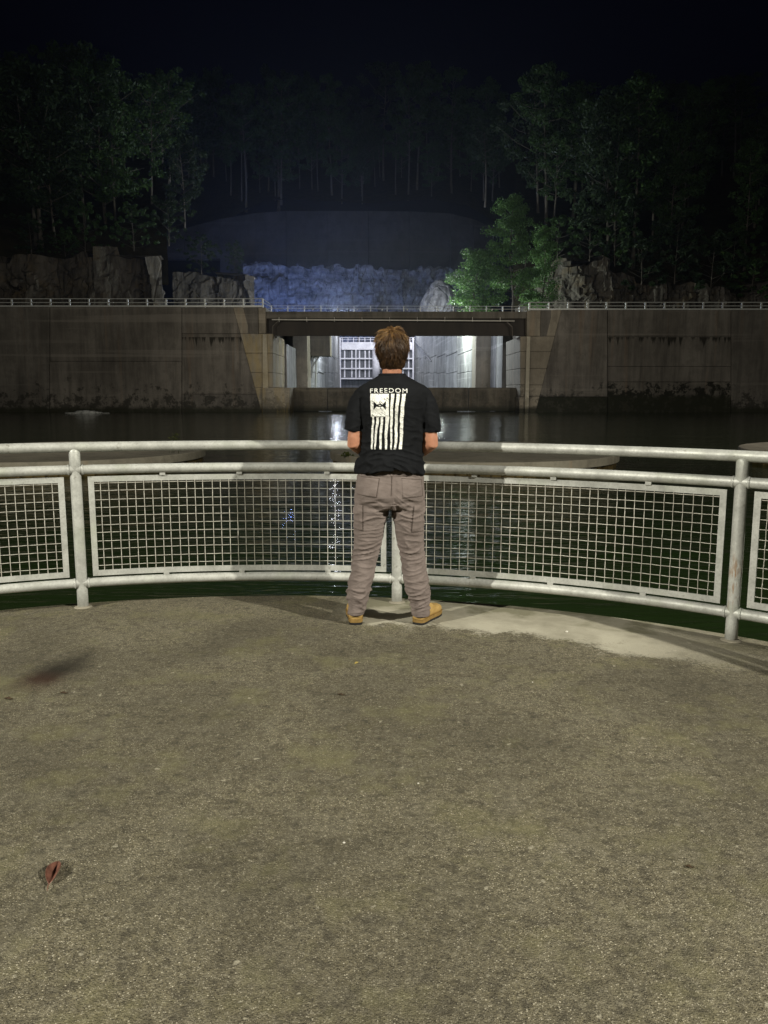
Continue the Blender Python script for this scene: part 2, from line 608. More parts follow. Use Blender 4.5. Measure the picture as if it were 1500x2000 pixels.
# person
M['skin'] = mat_plain('skin', (0.37, 0.165, 0.100), (0.49, 0.240, 0.155), 22, 0.5, 0, 0.35, 0.06, 0.001)
M['skin'].node_tree.nodes['Principled BSDF'].inputs['Subsurface Weight'].default_value = 0.12
M['skin'].node_tree.nodes['Principled BSDF'].inputs['Subsurface Radius'].default_value = (0.012, 0.005, 0.003)
M['shirt'] = mat_cloth('black cotton jersey', (0.0055, 0.0060, 0.0072), (0.0090, 0.0098, 0.0118))
M['trousers'] = mat_cloth('taupe canvas', (0.142, 0.115, 0.106), (0.195, 0.161, 0.150), 1300, 0.92, (0.245, 0.208, 0.196))
M['seam'] = mat_plain('dark stitching', (0.045, 0.034, 0.029), (0.09, 0.068, 0.06), 60, 0.9)
M['suede'] = mat_cloth('tan nubuck', (0.30, 0.190, 0.060), (0.43, 0.29, 0.110), 700, 0.85)
M['sole'] = mat_plain('gum rubber', (0.17, 0.105, 0.03), (0.27, 0.17, 0.055), 40, 0.6)
M['tread'] = mat_plain('black rubber tread', (0.008, 0.008, 0.008), (0.02, 0.02, 0.02), 40, 0.7)
M['print'] = mat_plain('cracked white print', (0.74, 0.75, 0.72), (0.92, 0.92, 0.89), 45, 0.75, 0, 0.3, 0.1, 0.001)
M['eye'] = mat_plain('eye white', (0.6, 0.6, 0.58), (0.75, 0.75, 0.72), 10, 0.3)


def mat_hair():
    t = NT('brown hair')
    a = t.n('ShaderNodeAttribute', attribute_name='shade')
    c = t.ramp(a.outputs['Fac'], [(0.0, (0.024, 0.012, 0.006)), (0.5, (0.088, 0.045, 0.018)), (1.0, (0.28, 0.165, 0.062))])
    return t.done(c, 0.42, 0, 0.45)


M['hair'] = mat_hair()


# ------------------------------------------------------------------ the setting: water
WZ = -1.447
w = MB().add([(-700, -300, WZ), (700, -300, WZ), (700, 900, WZ), (-700, 900, WZ)], [(0, 1, 2, 3)]).build('water', M['water'])
tag(w, 'dark green river water under the platform', kind='structure')

# ------------------------------------------------------------------ round platform slab
def disc_slab(name, cx, cy, r, z1, z0, mat, lip=0.02, n=128):
    prof = [(0.0, z1), (r - lip, z1), (r - lip * 0.3, z1 - lip * 0.3), (r, z1 - lip), (r, z0), (0.0, z0)]
    b = MB()
    rings = []
    for (rr, z) in prof[1:-1]:
        rings.append([(cx + rr * math.sin(2 * math.pi * k / n), cy + rr * math.cos(2 * math.pi * k / n), z) for k in range(n)])
    b.loft(rings)
    return b.build(name, mat)


slab = disc_slab('platform_slab', CX, CY, RAD + 0.135, 0.0, -0.35, M['slab'], 0.03, 160)
tag(slab, 'round weathered concrete viewing platform', kind='structure')
# steel sheet pile ring carrying the platform
def pile_ring(cx, cy, r, z0, z1, n, parent, mat, name='sheet_pile_wall'):
    rings = []
    for z in (z0, z1):
        ring = []
        for k in range(n):
            for j, dr in enumerate((0.0, 0.0, 0.16, 0.16)):
                a = 2 * math.pi * (k + (0.0, 0.42, 0.5, 0.92)[j]) / n
                ring.append((cx + (r - dr) * math.sin(a), cy + (r - dr) * math.cos(a), z))
        rings.append(ring)
    return MB().loft(rings).build(name, mat, parent)


pile_ring(CX, CY, RAD - 0.1, -6, -0.351, 36, slab, M['pile'])

# ------------------------------------------------------------------ railing round the platform
railing = stand(empty('railing', pol(A0), 'curved galvanised pipe railing with wire mesh panels around the concrete platform', 'railing'))


def rchild(mb, name, mat, smooth=True, parent=None):
    o = mb.build(name, mat, parent or railing, smooth)
    return o


ZT, ZM, ZB = 1.05, 0.905, 0.162
PR = 0.0315
NPOST = 2
for i in range(-NPOST, NPOST + 1):
    a = A0 + i * SP
    b = MB()
    zs = [-0.03, 0.10, ZB - 0.045, ZB, ZB + 0.045, 0.3, 0.6, 0.8, ZM - 0.045, ZM, ZM + 0.045, ZT - 0.03, ZT - 0.005]
    rs = [0.0345, 0.0345, 0.034, 0.031, 0.034, 0.0345, 0.0345, 0.0345, 0.034, 0.030, 0.034, 0.0345, 0.028]
    # posts lean out a little
    b.tube([pol(a, RAD + 0.0 * z, z) for z in zs], rs, 16)
    p = rchild(b, 'post', M['metal_rust'] if i == 1 else M['metal'])
    if i == 1:
        p['label'] = 'post with an ochre rust run below its middle'
    # welds and grout collar
    for zz in (ZB, ZM):
        for s in (-1, 1):
            wb = MB()
            cpt = pol(a + s * 0.0085, RAD, zz)
            tng = Vector((math.cos(a), -math.sin(a), 0))
            ring = []
            for q in range(2):
                ring.append([cpt + tng * (0.012 * s * q) + Vector((-tng.y, tng.x, 0)) * ((0.036 - 0.004 * q) * math.cos(2 * math.pi * k / 12))
                             + Vector((0, 0, 1)) * ((0.036 - 0.004 * q) * math.sin(2 * math.pi * k / 12)) for k in range(12)])
            wb.loft(ring)
            o = wb.build('weld', M['metal'], p, True)
    gb = MB()
    g0 = pol(a)
    gb.loft([[(g0.x + rr * math.sin(2 * math.pi * k / 18), g0.y + rr * math.cos(2 * math.pi * k / 18), zz) for k in range(18)] for rr, zz in ((0.058, 0.001), (0.05, 0.006), (0.034, 0.010))])
    o = gb.build('grout_collar', M['cap'], p)

amin, amax = A0 - (NPOST + 0.4) * SP, A0 + (NPOST + 0.4) * SP
for nm, zz, rr in (('top_rail', ZT, PR), ('middle_rail', ZM, PR - 0.001), ('bottom_rail', ZB, PR - 0.001)):
    n = 110
    b = MB().tube([pol(amin + (amax - amin) * k / n, RAD, zz) for k in range(n + 1)], rr, 16)
    rchild(b, nm, M['metal'])

FZ0, FZ1 = 0.205, 0.860          # mesh frame
FW, FT = 0.036, 0.010
GAP = 0.0165


def arc_bar(a0, a1, z0, z1, r0, r1, n=40):
    rings = []
    for k in range(n + 1):
        a = a0 + (a1 - a0) * k / n
        rings.append([pol(a, r0, z0), pol(a, r1, z0), pol(a, r1, z1), pol(a, r0, z1)])
    return MB().loft(rings)


WIRE = 0.0023
PITCHW = 0.0545


def vwire(phase):
    n = 48
    pts = []
    for k in range(n + 1):
        z = FZ0 + FW * 0.6 + (FZ1 - FZ0 - FW * 1.2) * k / n
        s = (z - FZ0 - FW - 0.03) / PITCHW
        pts.append((0, 0.0030 * math.cos(math.pi * (s + phase)), z))
    return MB().tube(pts, WIRE, 6).mesh('wire', True)


vw = [vwire(0), vwire(1)]
for m_ in vw:
    m_.materials.append(M['wire'])
rng = random.Random(4)
for i in range(-NPOST, NPOST):
    a0 = A0 + i * SP + GAP
    a1 = A0 + (i + 1) * SP - GAP
    fb = MB()
    da = FW / RAD
    for (x0, x1, z0, z1) in ((a0, a1, FZ1 - FW, FZ1), (a0, a1, FZ0, FZ0 + FW)):
        q = arc_bar(x0, x1, z0, z1, RAD - FT / 2, RAD + FT / 2)
        fb.add(q.v, q.f)
    for (x0, x1) in ((a0, a0 + da), (a1 - da, a1)):
        q = arc_bar(x0, x1, FZ0 + FW, FZ1 - FW, RAD - FT / 2, RAD + FT / 2, 3)
        fb.add(q.v, q.f)
    panel = rchild(fb, 'mesh_panel', M['metal'], smooth=False)
    # clips to the rails
    for u in (0.22, 0.5, 0.78):
        a = a0 + (a1 - a0) * (u + rng.uniform(-0.02, 0.02))
        for z0, z1 in ((FZ1 - 0.002, ZM - 0.02), (ZB + 0.02, FZ0 + 0.002)):
            q = arc_bar(a - 0.0040, a + 0.0040, z0, z1, RAD - 0.013, RAD + 0.010, 1)
            o = q.build('clip', M['metal'], panel)
    # vertical wires (copies share a mesh)
    nv = int((a1 - a0 - 2 * da) * RAD / PITCHW)
    off = ((a1 - a0 - 2 * da) * RAD - (nv - 1) * PITCHW) / 2
    for k in range(nv):
        a = a0 + da + (off + k * PITCHW) / RAD + rng.uniform(-0.0004, 0.0004)
        o = bpy.data.objects.new('wire', vw[k % 2])
        col.objects.link(o)
        o.parent = panel
        o.location = pol(a)
        o.rotation_euler = (rng.uniform(-.002, .002), rng.uniform(-.004, .004), -a)
    nh = 11
    for j in range(nh):
        zz = FZ0 + FW + 0.03 + j * PITCHW + rng.uniform(-0.002, 0.002)
        n = 200
        pts = []
        w1, w2 = rng.uniform(0, 6), rng.uniform(0.001, 0.003)
        for k in range(n + 1):
            a = a0 + da * 0.6 + (a1 - a0 - 1.2 * da) * k / n
            s = ((a - a0 - da) * RAD - off) / PITCHW
            pts.append(pol(a, RAD - 0.0030 * math.cos(math.pi * (s + j)), zz + w2 * math.sin(6 * (a - a0) + w1)))
        o = MB().tube(pts, WIRE, 6).build('wire', M['wire'], panel, True)

# ------------------------------------------------------------------ lock walls
FD = 108.0


def hexpx(b, pts, F, F2, jig=0.0):
    """front quad given by 4 photo points (bl, br, tr, tl) at distance F, block runs back to F2"""
    f = []
    for k, p in enumerate(pts):
        q = at(p[0], p[1], p[2] if len(p) > 2 else F)
        f.append(Vector((q.x, q.y - jig, q.z)))
    bk = [Vector((p.x, F2, p.z)) for p in f]
    return b.hexa(f, bk)


YB = 812


def slope_l(y):
    return 455 + (y - 600) / 203 * 55


def slope_r(y):
    return 1097 - (y - 605) / 198 * 50


lw = stand(empty('lock_wall', (-40, FD, WZ), 'tall brown concrete lock wall left of the bridge opening', 'wall'))
G = 0.5
j = 0.0
for (x0, x1, y0, y1, jig, mt) in ((-160, 97, 599, YB, 0.05, 'wall_b'), (97, 355, 599, 706, 0.0, 'wall'), (97, 355, 706, YB, 0.06, 'wall'),
                                 (355, None, 600, 652, 0.03, 'wall'), (355, None, 652, 770, -0.05, 'wall_drip'), (355, None, 770, YB, -0.02, 'wall_b')):
    b = MB()
    if x1 is None:
        hexpx(b, [(x0 + G, y1 - .4), (slope_l(y1), y1 - .4), (slope_l(y0), y0), (x0 + G, y0)], FD, FD + 3, jig)
    else:
        hexpx(b, [(x0 + G, y1 - .4), (x1 - G, y1 - .4), (x1 - G, y0), (x0 + G, y0)], FD, FD + 3, jig)
    bevel(b.build('concrete_panel', M[mt], lw), 0.05, 1)
# backing behind the joints
b = MB()
pA, pB = at(-170, YB, FD), at(-170, 600, FD)
b.box(pA.x, at(505, 700, FD).x, FD + 0.25, FD + 14, -4, pB.z - 0.03)
b.build('wall_core', M['wall_b'], lw)
# the flared pier end, with ochre lichen, in lifts
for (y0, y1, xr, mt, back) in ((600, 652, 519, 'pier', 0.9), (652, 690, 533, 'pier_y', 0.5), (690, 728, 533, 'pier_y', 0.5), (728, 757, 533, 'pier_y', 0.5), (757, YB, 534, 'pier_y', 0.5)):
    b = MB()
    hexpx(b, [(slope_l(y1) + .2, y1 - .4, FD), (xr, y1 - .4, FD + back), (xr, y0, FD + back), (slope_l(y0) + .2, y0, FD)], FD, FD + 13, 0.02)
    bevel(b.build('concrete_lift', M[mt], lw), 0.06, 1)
b = MB()
hexpx(b, [(512, YB, FD - 0.6), (566, YB, FD - 0.6), (566, 757, FD - 0.6), (512, 757, FD - 0.6)], FD, FD + 8)
bevel(b.build('toe_block', M['pier_y'], lw), 0.08, 1)

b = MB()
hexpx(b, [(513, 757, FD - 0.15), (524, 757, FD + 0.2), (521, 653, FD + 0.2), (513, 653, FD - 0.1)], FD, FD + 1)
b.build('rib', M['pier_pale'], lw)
rw = stand(empty('lock_wall', (45, FD, WZ), 'tall brown concrete lock wall right of the bridge opening, black blotches near water', 'wall'))
for (x0, x1, y0, y1, jig, mt) in ((None, 1187, 605, 775, 0.0, 'wall'), (None, 1187, 775, YB, 0.05, 'wall_wet'), (1187, 1428, 605, 657, 0.02, 'wall'),
                                 (1187, 1428, 657, 716, 0.05, 'wall_drip'), (1187, 1428, 716, 746, 0.0, 'wall'), (1187, 1428, 746, YB, 0.03, 'wall_wet'),
                                 (1428, 1680, 605, YB, 0.06, 'wall_b')):
    b = MB()
    if x0 is None:
        hexpx(b, [(slope_r(y1), y1 - .4), (x1 - G, y1 - .4), (x1 - G, y0), (slope_r(y0), y0)], FD, FD + 3, jig)
    else:
        hexpx(b, [(x0 + G, y1 - .4), (x1 - G, y1 - .4), (x1 - G, y0), (x0 + G, y0)], FD, FD + 3, jig)
    bevel(b.build('concrete_panel', M[mt], rw), 0.05, 1)
b = MB()
b.box(at(1055, 700, FD).x, at(1690, YB, FD).x, FD + 0.25, FD + 14, -4, at(1500, 605, FD).z - 0.03)
b.build('wall_core', M['wall_b'], rw)
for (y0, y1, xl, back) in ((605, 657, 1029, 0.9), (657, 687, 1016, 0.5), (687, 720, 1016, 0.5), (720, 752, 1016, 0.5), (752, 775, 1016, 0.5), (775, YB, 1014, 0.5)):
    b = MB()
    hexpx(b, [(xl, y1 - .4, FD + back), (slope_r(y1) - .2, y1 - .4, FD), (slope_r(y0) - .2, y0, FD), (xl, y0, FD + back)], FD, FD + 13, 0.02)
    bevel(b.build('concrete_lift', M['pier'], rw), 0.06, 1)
# ladder recess rib and low base ledge
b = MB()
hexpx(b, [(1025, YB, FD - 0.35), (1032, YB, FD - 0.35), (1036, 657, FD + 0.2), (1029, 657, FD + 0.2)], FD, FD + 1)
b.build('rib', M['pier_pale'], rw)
b = MB()
hexpx(b, [(1046, 812, FD - 0.7), (1680, 812, FD - 0.7), (1680, 805.5, FD - 0.7), (1046, 805.5, FD - 0.7)], FD, FD + 1)
b.build('base_ledge', M['wall_b'], rw)

# railings on the wall tops
def wall_rail(name, x0, x1, y0, y1, label, step=39.5, F=FD + 0.35, ends=None, mids=(0.5,)):
    root = stand(empty(name, at((x0 + x1) / 2, y1, F), label, 'railing'))

    def ch(mb, nm, mt='metal'):
        o = mb.build(nm, M[mt], root)
        return o
    k = x0
    while k <= x1 + 1:
        p0, p1 = at(k, y1, F), at(k, y0, F)
        ch(MB().box(p0.x - 0.10, p0.x + 0.10, F - 0.05, F + 0.05, p0.z - 0.1, p1.z), 'post')
        k += step
    zt, zb = at(x0, y0, F).z, at(x0, y1, F).z
    xa, xb = at(x0, y0, F).x, at(x1, y0, F).x
    for u in (1.0,) + tuple(mids):
        z = zb + (zt - zb) * u
        ch(MB().tube([(xa, F, z), (xb, F, z)], 0.06, 8), 'rail')
    ch(MB().box(xa, xb, F - 0.12, F + 0.12, zb - 0.05, zb + 0.16), 'toe_board')
    if ends:
        for u in (1.0,) + tuple(mids):
            (ex, ey0, ey1, eF) = ends
            q1 = at(ex, ey1 + (ey0 - ey1) * u, eF)
            xs = xb if abs(q1.x - xb) < abs(q1.x - xa) else xa
            ch(MB().tube([(xs, F, zb + (zt - zb) * u), q1], 0.05, 8), 'rail')
    return root


wall_rail('wall_railing', -52, 513, 583.5, 599, 'low grey pipe railing along the top of the left lock wall', 37.7, ends=(528, 594, 604, FD + 3), mids=(0.52,))
wall_rail('wall_railing', 1034, 1600, 590.5, 605, 'low grey pipe railing along the top of the right lock wall', 37.7, ends=(1012, 597, 608, FD + 3), mids=(0.52,))

# ------------------------------------------------------------------ bridge across the lock
br = stand(empty('bridge', at(777, 655, FD + 1.5), 'low road bridge with black girder and white pipe across the lock opening', 'bridge'))


def bch(mb, nm, mt, smooth=False):
    o = mb.build(nm, M[mt], br, smooth)
    return o


b = MB()
hexpx(b, [(519, 622, FD + 1.2), (1030, 622, FD + 1.2), (1030, 608.5, FD + 1.2), (519, 608.5, FD + 1.2)], FD, FD + 9)
bch(b, 'deck', 'deck')
b = MB()
hexpx(b, [(519, 656, FD + 1.9), (1030, 656, FD + 1.9), (1030, 621, FD + 1.9), (519, 621, FD + 1.9)], FD, FD + 2.4)
bch(b, 'girder', 'black_steel')
b = MB()
hexpx(b, [(519, 656, FD + 1.6), (1030, 656, FD + 1.6), (1030, 655, FD + 1.6), (519, 655, FD + 1.6)], FD, FD + 2.0)
bch(b, 'bottom_flange', 'black_steel')
b = MB()
hexpx(b, [(519, 655, FD + 8), (1030, 655, FD + 8), (1030, 621, FD + 8), (519, 621, FD + 8)], FD, FD + 8.5)
bch(b, 'girder', 'black_steel')
pp = [at(531, 624.3, FD + 0.9), at(770, 625.5, FD + 0.9), at(1005, 627, FD + 0.9)]
bch(MB().tube(pp, 0.085, 8), 'pipe', 'white_pipe', True)
for x in range(545, 1004, 54):
    p = at(x, 622, FD + 0.9)
    bch(MB().box(p.x - 0.02, p.x + 0.02, FD + 0.78, FD + 1.3, p.z - 0.42, p.z + 0.15), 'pipe_hanger', 'white_pipe')
for pts in (((543, 627), (533, 637), (533, 652)), ((990, 629), (1000, 638), (1001, 656))):
    bch(MB().tube([at(x, y, FD + 0.9) for x, y in pts], 0.07, 8), 'pipe_elbow', 'wall_b', True)
# bridge railing
F = FD + 1.5
x = 530
while x < 1024:
    p0, p1 = at(x, 609, F), at(x, 597 + (x - 530) * 0.004, F)
    bch(MB().box(p0.x - 0.06, p0.x + 0.06, F - 0.05, F + 0.05, p0.z, p1.z), 'railing_post', 'metal')
    x += 32.3
for yy in (597, 602.5):
    bch(MB().tube([at(524, yy, F), at(1030, yy + 1.5, F)], 0.04, 8), 'railing_rail', 'metal')
# small white bracket plates standing in for glints along the kerb
for x in (611, 697, 746, 795, 856, 901, 906, 961):
    p = at(x, 606 + rng.uniform(-1.5, 1), FD + 1.12)
    bch(MB().hexa([p + Vector((-.05, 0, -.10)), p + Vector((.05, 0, -.06)), p + Vector((.10, 0, .12)), p + Vector((0, 0, .10))],
                  [p + Vector((-.05, .06, -.10)), p + Vector((.05, .06, -.06)), p + Vector((.10, .06, .12)), p + Vector((0, .06, .10))]), 'glint_plate', 'white_pipe')

# ------------------------------------------------------------------ sill beam just above the water
sb = stand(empty('sill_beam', (1.5, 112, WZ), 'long low concrete beam across the lock opening just above the water', 'beam'))
for (x0, x1) in ((566, 640), (640, 775), (775, 915), (915, 1013)):
    b = MB()
    hexpx(b, [(x0 + .4, 803, 112), (x1 - .4, 803, 112), (x1 - .4, 757, 112), (x0 + .4, 757, 112)], 112, 113.4, rng.uniform(0, .06))
    bevel(b.build('concrete_panel', M['beam'], sb), 0.05, 1)
for (x0, x1) in ((560, 622), (648, 893), (968, 1016)):
    b = MB()
    hexpx(b, [(x0, 818, 112.2), (x1, 818, 112.2), (x1, 802.6, 112.2), (x0, 802.6, 112.2)], 112, 113.2)
    b.build('beam_foot', M['wall_b'], sb)

# ------------------------------------------------------------------ lock chamber behind the bridge
lc = stand(empty('chamber_wall', (-14, 200, WZ), 'floodlit left wall of the lock chamber under the bridge', 'wall'))
rc = stand(empty('chamber_wall', (14, 200, WZ), 'floodlit right wall of the lock chamber under the bridge', 'wall'))
# short inner walls next to the piers
for (X0, X1, root) in ((-18, -14.6, lc), (17.75, 21.5, rc)):
    ys = [122.5, 129.2, 136]
    for k in range(2):
        b = MB().box(X0, X1, ys[k] + 0.04, ys[k + 1] - 0.04, -4, 8.3 if X0 < 0 else 10.9)
        bevel(b.build('concrete_panel', M['chamber'], root), 0.05, 1)
for (X0, X1, root) in ((-15.2, -12.75, lc), (15.3, 18.2, rc)):
    b = MB().box(X0, X1, 136.2, 142, -4, 12.0)
    bevel(b.build('pillar', M['pier'], root), 0.08, 1)
b = MB().hexa([(18.2, 136.2, -4), (16.9, 136.0, -4), (16.9, 136.0, 8), (18.2, 136.2, 8)][::-1], [(18.2, 137, -4), (17, 137, -4), (17, 137, 8), (18.2, 137, 8)][::-1])
b.build('fillet', M['pier'], rc)


def chamber(p0, p1, thick, root, nsec, seed):
    r_ = random.Random(seed)
    p0, p1 = Vector(p0), Vector(p1)
    for k in range(nsec):
        a = p0.lerp(p1, k / nsec)
        c = p0.lerp(p1, (k + 1) / nsec)
        d = (c - a).normalized()
        a2, c2 = a + d * 0.09, c - d * 0.09
        ztop = CAM_H + a.y * 0.0735
        zs = [-4, 1.9 + 0.02 * a.y, 4.2 + 0.03 * a.y, ztop]
        for q in range(3):
            off = r_.uniform(-0.06, 0.06)
            b = MB().hexa([(a2.x + off, a2.y, zs[q] + .04), (c2.x + off, c2.y, zs[q] + .04), (c2.x + off, c2.y, zs[q + 1] - .04), (a2.x + off, a2.y, zs[q + 1] - .04)],
                          [(a2.x + thick, a2.y, zs[q] + .04), (c2.x + thick, c2.y, zs[q] + .04), (c2.x + thick, c2.y, zs[q + 1] - .04), (a2.x + thick, a2.y, zs[q + 1] - .04)])
            bevel(b.build('concrete_panel', M['chamber'], root), 0.06, 1)
    a, c = p0, p1
    b = MB().hexa([(a.x + .3 * (1 if thick > 0 else -1), a.y, -4), (c.x + .3 * (1 if thick > 0 else -1), c.y, -4), (c.x + .3 * (1 if thick > 0 else -1), c.y, 11), (a.x + .3 * (1 if thick > 0 else -1), a.y, 11)],
                  [(a.x + thick * .9, a.y, -4), (c.x + thick * .9, c.y, -4), (c.x + thick * .9, c.y, 11), (a.x + thick * .9, a.y, 11)])
    b.build('wall_core', M['wall_b'], root)


chamber((-12.9, 142.2, 0), (-16.5, 305, 0), -5, lc, 7, 2)
chamber((15.4, 142.2, 0), (11.4, 305, 0), 5, rc, 7, 3)
# thin dark sloped bar for the diagonal line on the right wall
def rwx(y):
    return 15.4 - 4.0 * (y - 142.2) / 162.8
for dz in (0,):
    b = MB().tube([(rwx(298) - 0.3, 298, 19.3 + dz), (rwx(228) - 0.2, 228, 9.5 + dz)], 0.16 if dz == 0 else 0.1, 6)
    b.build('sloped_bar' if dz == 0 else 'sloped_bar_thin', M['gate_dark'], rc)
# dark service block and steel arms on the left
b = MB().box(-13.4, -9.4, 142.4, 147, 7.4, 11.6)
b.build('service_block', M['pier'], lc)
for pts in (((606, 690), (612, 680), (636, 679)), ((606, 722), (630, 686)), ((608, 738), (612, 690)), ((616, 757), (618, 700)), ((606, 702), (626, 694))):
    MB().tube([at(x, y, 143.5) for x, y in pts], 0.16, 6).build('steel_arm', M['metal'], lc)

# lock gate at the far end
GF = 305.0
gate = stand(empty('lock_gate', (-2.7, GF, WZ), 'white steel lock gate with ribbed panels, floodlit far beyond the bridge', 'gate'))


def gbox(x0, x1, y0, y1, nm, mt, f0=GF, f1=GF + 1.0):
    b = MB()
    hexpx(b, [(x0, y1, f0), (x1, y1, f0), (x1, y0, f0), (x0, y0, f0)], f0, f1)
    return b.build(nm, M[mt], gate)


gbox(667, 805, 668, 683, 'top_beam', 'gate', GF - 0.2, GF + 2)
gbox(667, 805, 682, 739, 'skin_plate', 'gate_dark', GF + 1.2, GF + 1.6)
for y in (699, 718.5, 738):
    gbox(666, 806, y, y + 2.6, 'horizontal_girder', 'gate', GF - 0.3, GF + 1.25)
for x in (694, 777):
    gbox(x, x + 2.2, 683, 739, 'vertical_rib', 'gate', GF - 0.25, GF + 1.25)
for x in [672, 686, 701, 712, 720, 753, 766, 786, 797]:
    if abs(x - 695) > 3 and abs(x - 778) > 3:
        gbox(x, x + 2.4, 684, 737, 'stiffener', 'gate', GF + 0.7, GF + 1.25)
for x in (662.5, 805.5):
    gbox(x, x + 3.2, 660, 757, 'guide_post', 'gate', GF - 0.8, GF + 2)
pc = at(735, 700, GF)
MB().tube([(pc.x, GF - 0.6, at(735, 740, GF).z), (pc.x, GF - 0.6, at(735, 684, GF).z)], 1.45, 16).build('centre_column', M['gate'], gate, True)
gbox(664, 808, 741, 760, 'lower_shade_sheet', 'gate_dark', GF + 3, GF + 4)  # dark sheet standing in for the shade below the gate
for x in range(668, 812, 11):
    gbox(x, x + 1.3, 659, 668, 'walkway_post', 'gate', GF - 0.1, GF + 0.2)
for y in (659, 663):
    gbox(660, 816, y, y + 0.9, 'walkway_rail', 'gate', GF - 0.15, GF + 0.05)

# the lit lamp lens slung under the bridge that streaks the water
fl = empty('floodlight', (-7.6, 124, 9.80), 'bright floodlight slung under the bridge, seen as a glint on the water', 'floodlight')
t = NT('lamp lens')
t.p.inputs['Emission Color'].default_value = (0.86, 0.90, 1.0, 1)
t.p.inputs['Emission Strength'].default_value = 700
M['lens'] = t.done((0.8, 0.8, 0.8), 0.4)
MB().ball((0, 0, 0), 0.30, 0.30, 0.14).build('lens', M['lens'], fl, True)
MB().loft([[(0.52 * s * math.cos(2 * math.pi * k / 16), 0.52 * s * math.sin(2 * math.pi * k / 16), z) for k in range(16)] for s, z in ((1.0, 0.06), (0.98, 0.16), (0.55, 0.34), (0.12, 0.42))]).build('housing', M['black_steel'], fl, True)
MB().tube([(0, 0, 0.4), (0, 0, 1.6)], 0.05, 8).build('hanger', M['black_steel'], fl)

# ------------------------------------------------------------------ mooring cells in the water
def cell(X, Y, r, label, zc=-0.93):
    root = empty('mooring_cell', (X, Y, WZ), label, 'mooring cell', 'round mooring cells in the river')
    prof = [(r, zc - 0.30), (r + 0.03, zc - 0.28), (r + 0.03, zc - 0.03), (r, zc)]
    n = 96
    rings = [[(rr * math.sin(2 * math.pi * k / n), rr * math.cos(2 * math.pi * k / n), z - WZ) for k in range(n)] for rr, z in prof]
    MB().loft(rings).build('cap', M['cap'], root)
    pile_ring(0, 0, r - 0.08, -3, zc - 0.301 - WZ, 44, root, M['pile'])
    return root


cell(3.5, 31.9, 5.6, 'round concrete-capped mooring cell directly behind the standing person')
cell(-12.85, 31.9, 5.6, 'round concrete-capped mooring cell at the left edge behind the railing')
cell(20.2, 31.9, 5.6, 'round mooring cell at the right edge with weeds on top')


# ------------------------------------------------------------------ cliffs and hillside
def cliff(name, pts, label, mat, amp=2.0, seed=0, step=1.2, blocks=((5.5, 10.0, 0.55), (2.2, 4.6, 0.30), (1.2, 1.3, 0.12))):
    """pts: (X, Y, z0, z1) along the foot; a rugged wall"""
    r_ = Vector((seed * 13.1, seed * 7.7, 0))
    cols = []
    for k in range(len(pts) - 1):
        a, c = pts[k], pts[k + 1]
        L = math.hypot(c[0] - a[0], c[1] - a[1])
        n = max(2, int(L / step))
        for q in range(n + (1 if k == len(pts) - 2 else 0)):
            u = q / n
            cols.append([a[j] + (c[j] - a[j]) * u for j in range(4)] + [math.atan2(c[1] - a[1], c[0] - a[0])])
    nz = 34
    vs, fs = [], []
    for (X, Y, z0, z1, an) in cols:
        nx, ny = math.sin(an), -math.cos(an)
        top = z1 + 1.8 * noise.noise(Vector((X * 0.13, Y * 0.13, seed))) + 1.1 * (noise.cell(Vector((math.floor(X / 2.3), math.floor(Y / 9), seed + 5.5))) - .5)
        for q in range(nz + 3):
            if q <= nz:
                u = q / nz
                z = z0 + (top - z0) * u
                p = Vector((X * 0.10, Y * 0.10, z * 0.08)) + r_
                d = amp * 0.9 * noise.fractal(p, 0.9, 2.1, 4)
                wx = 0.35 * noise.noise(Vector((X * .4, Y * .4, z * .4)))
                al = (X * math.cos(an) + Y * math.sin(an))
                # jointed blocks of three sizes
                for bw, bh, am in blocks:
                    row = math.floor(z / bh + wx + seed)
                    cellp = Vector((math.floor(al / bw + wx + 0.37 * row), row, seed * 3.7))
                    d += amp * am * (noise.cell(cellp * 1.013 + Vector((.5, .5, .5))) * 2 - 1)
                d += 0.10 * noise.noise(Vector((X * 2.1, Y * 2.1, z * 1.6)) + r_)
                d -= 2.2 * u
                vs.append((X + nx * d, Y + ny * d, z))
            else:
                k2 = q - nz
                vs.append((X - nx * (2 + 4 * k2), Y - ny * (2 + 4 * k2), top + 0.2 * k2))
    m = nz + 3
    for i in range(len(cols) - 1):
        for q in range(m - 1):
            fs.append((i * m + q, (i + 1) * m + q, (i + 1) * m + q + 1, i * m + q + 1))
    o = MB().add(vs, fs).build(name, mat, smooth=False)
    return tag(o, label, kind='structure')


def P(px, F, y1, y0=640):
    q, q0 = at(px, y1, F), at(px, y0, F)
    return (q.x, F, min(q0.z, 11.5), q.z)


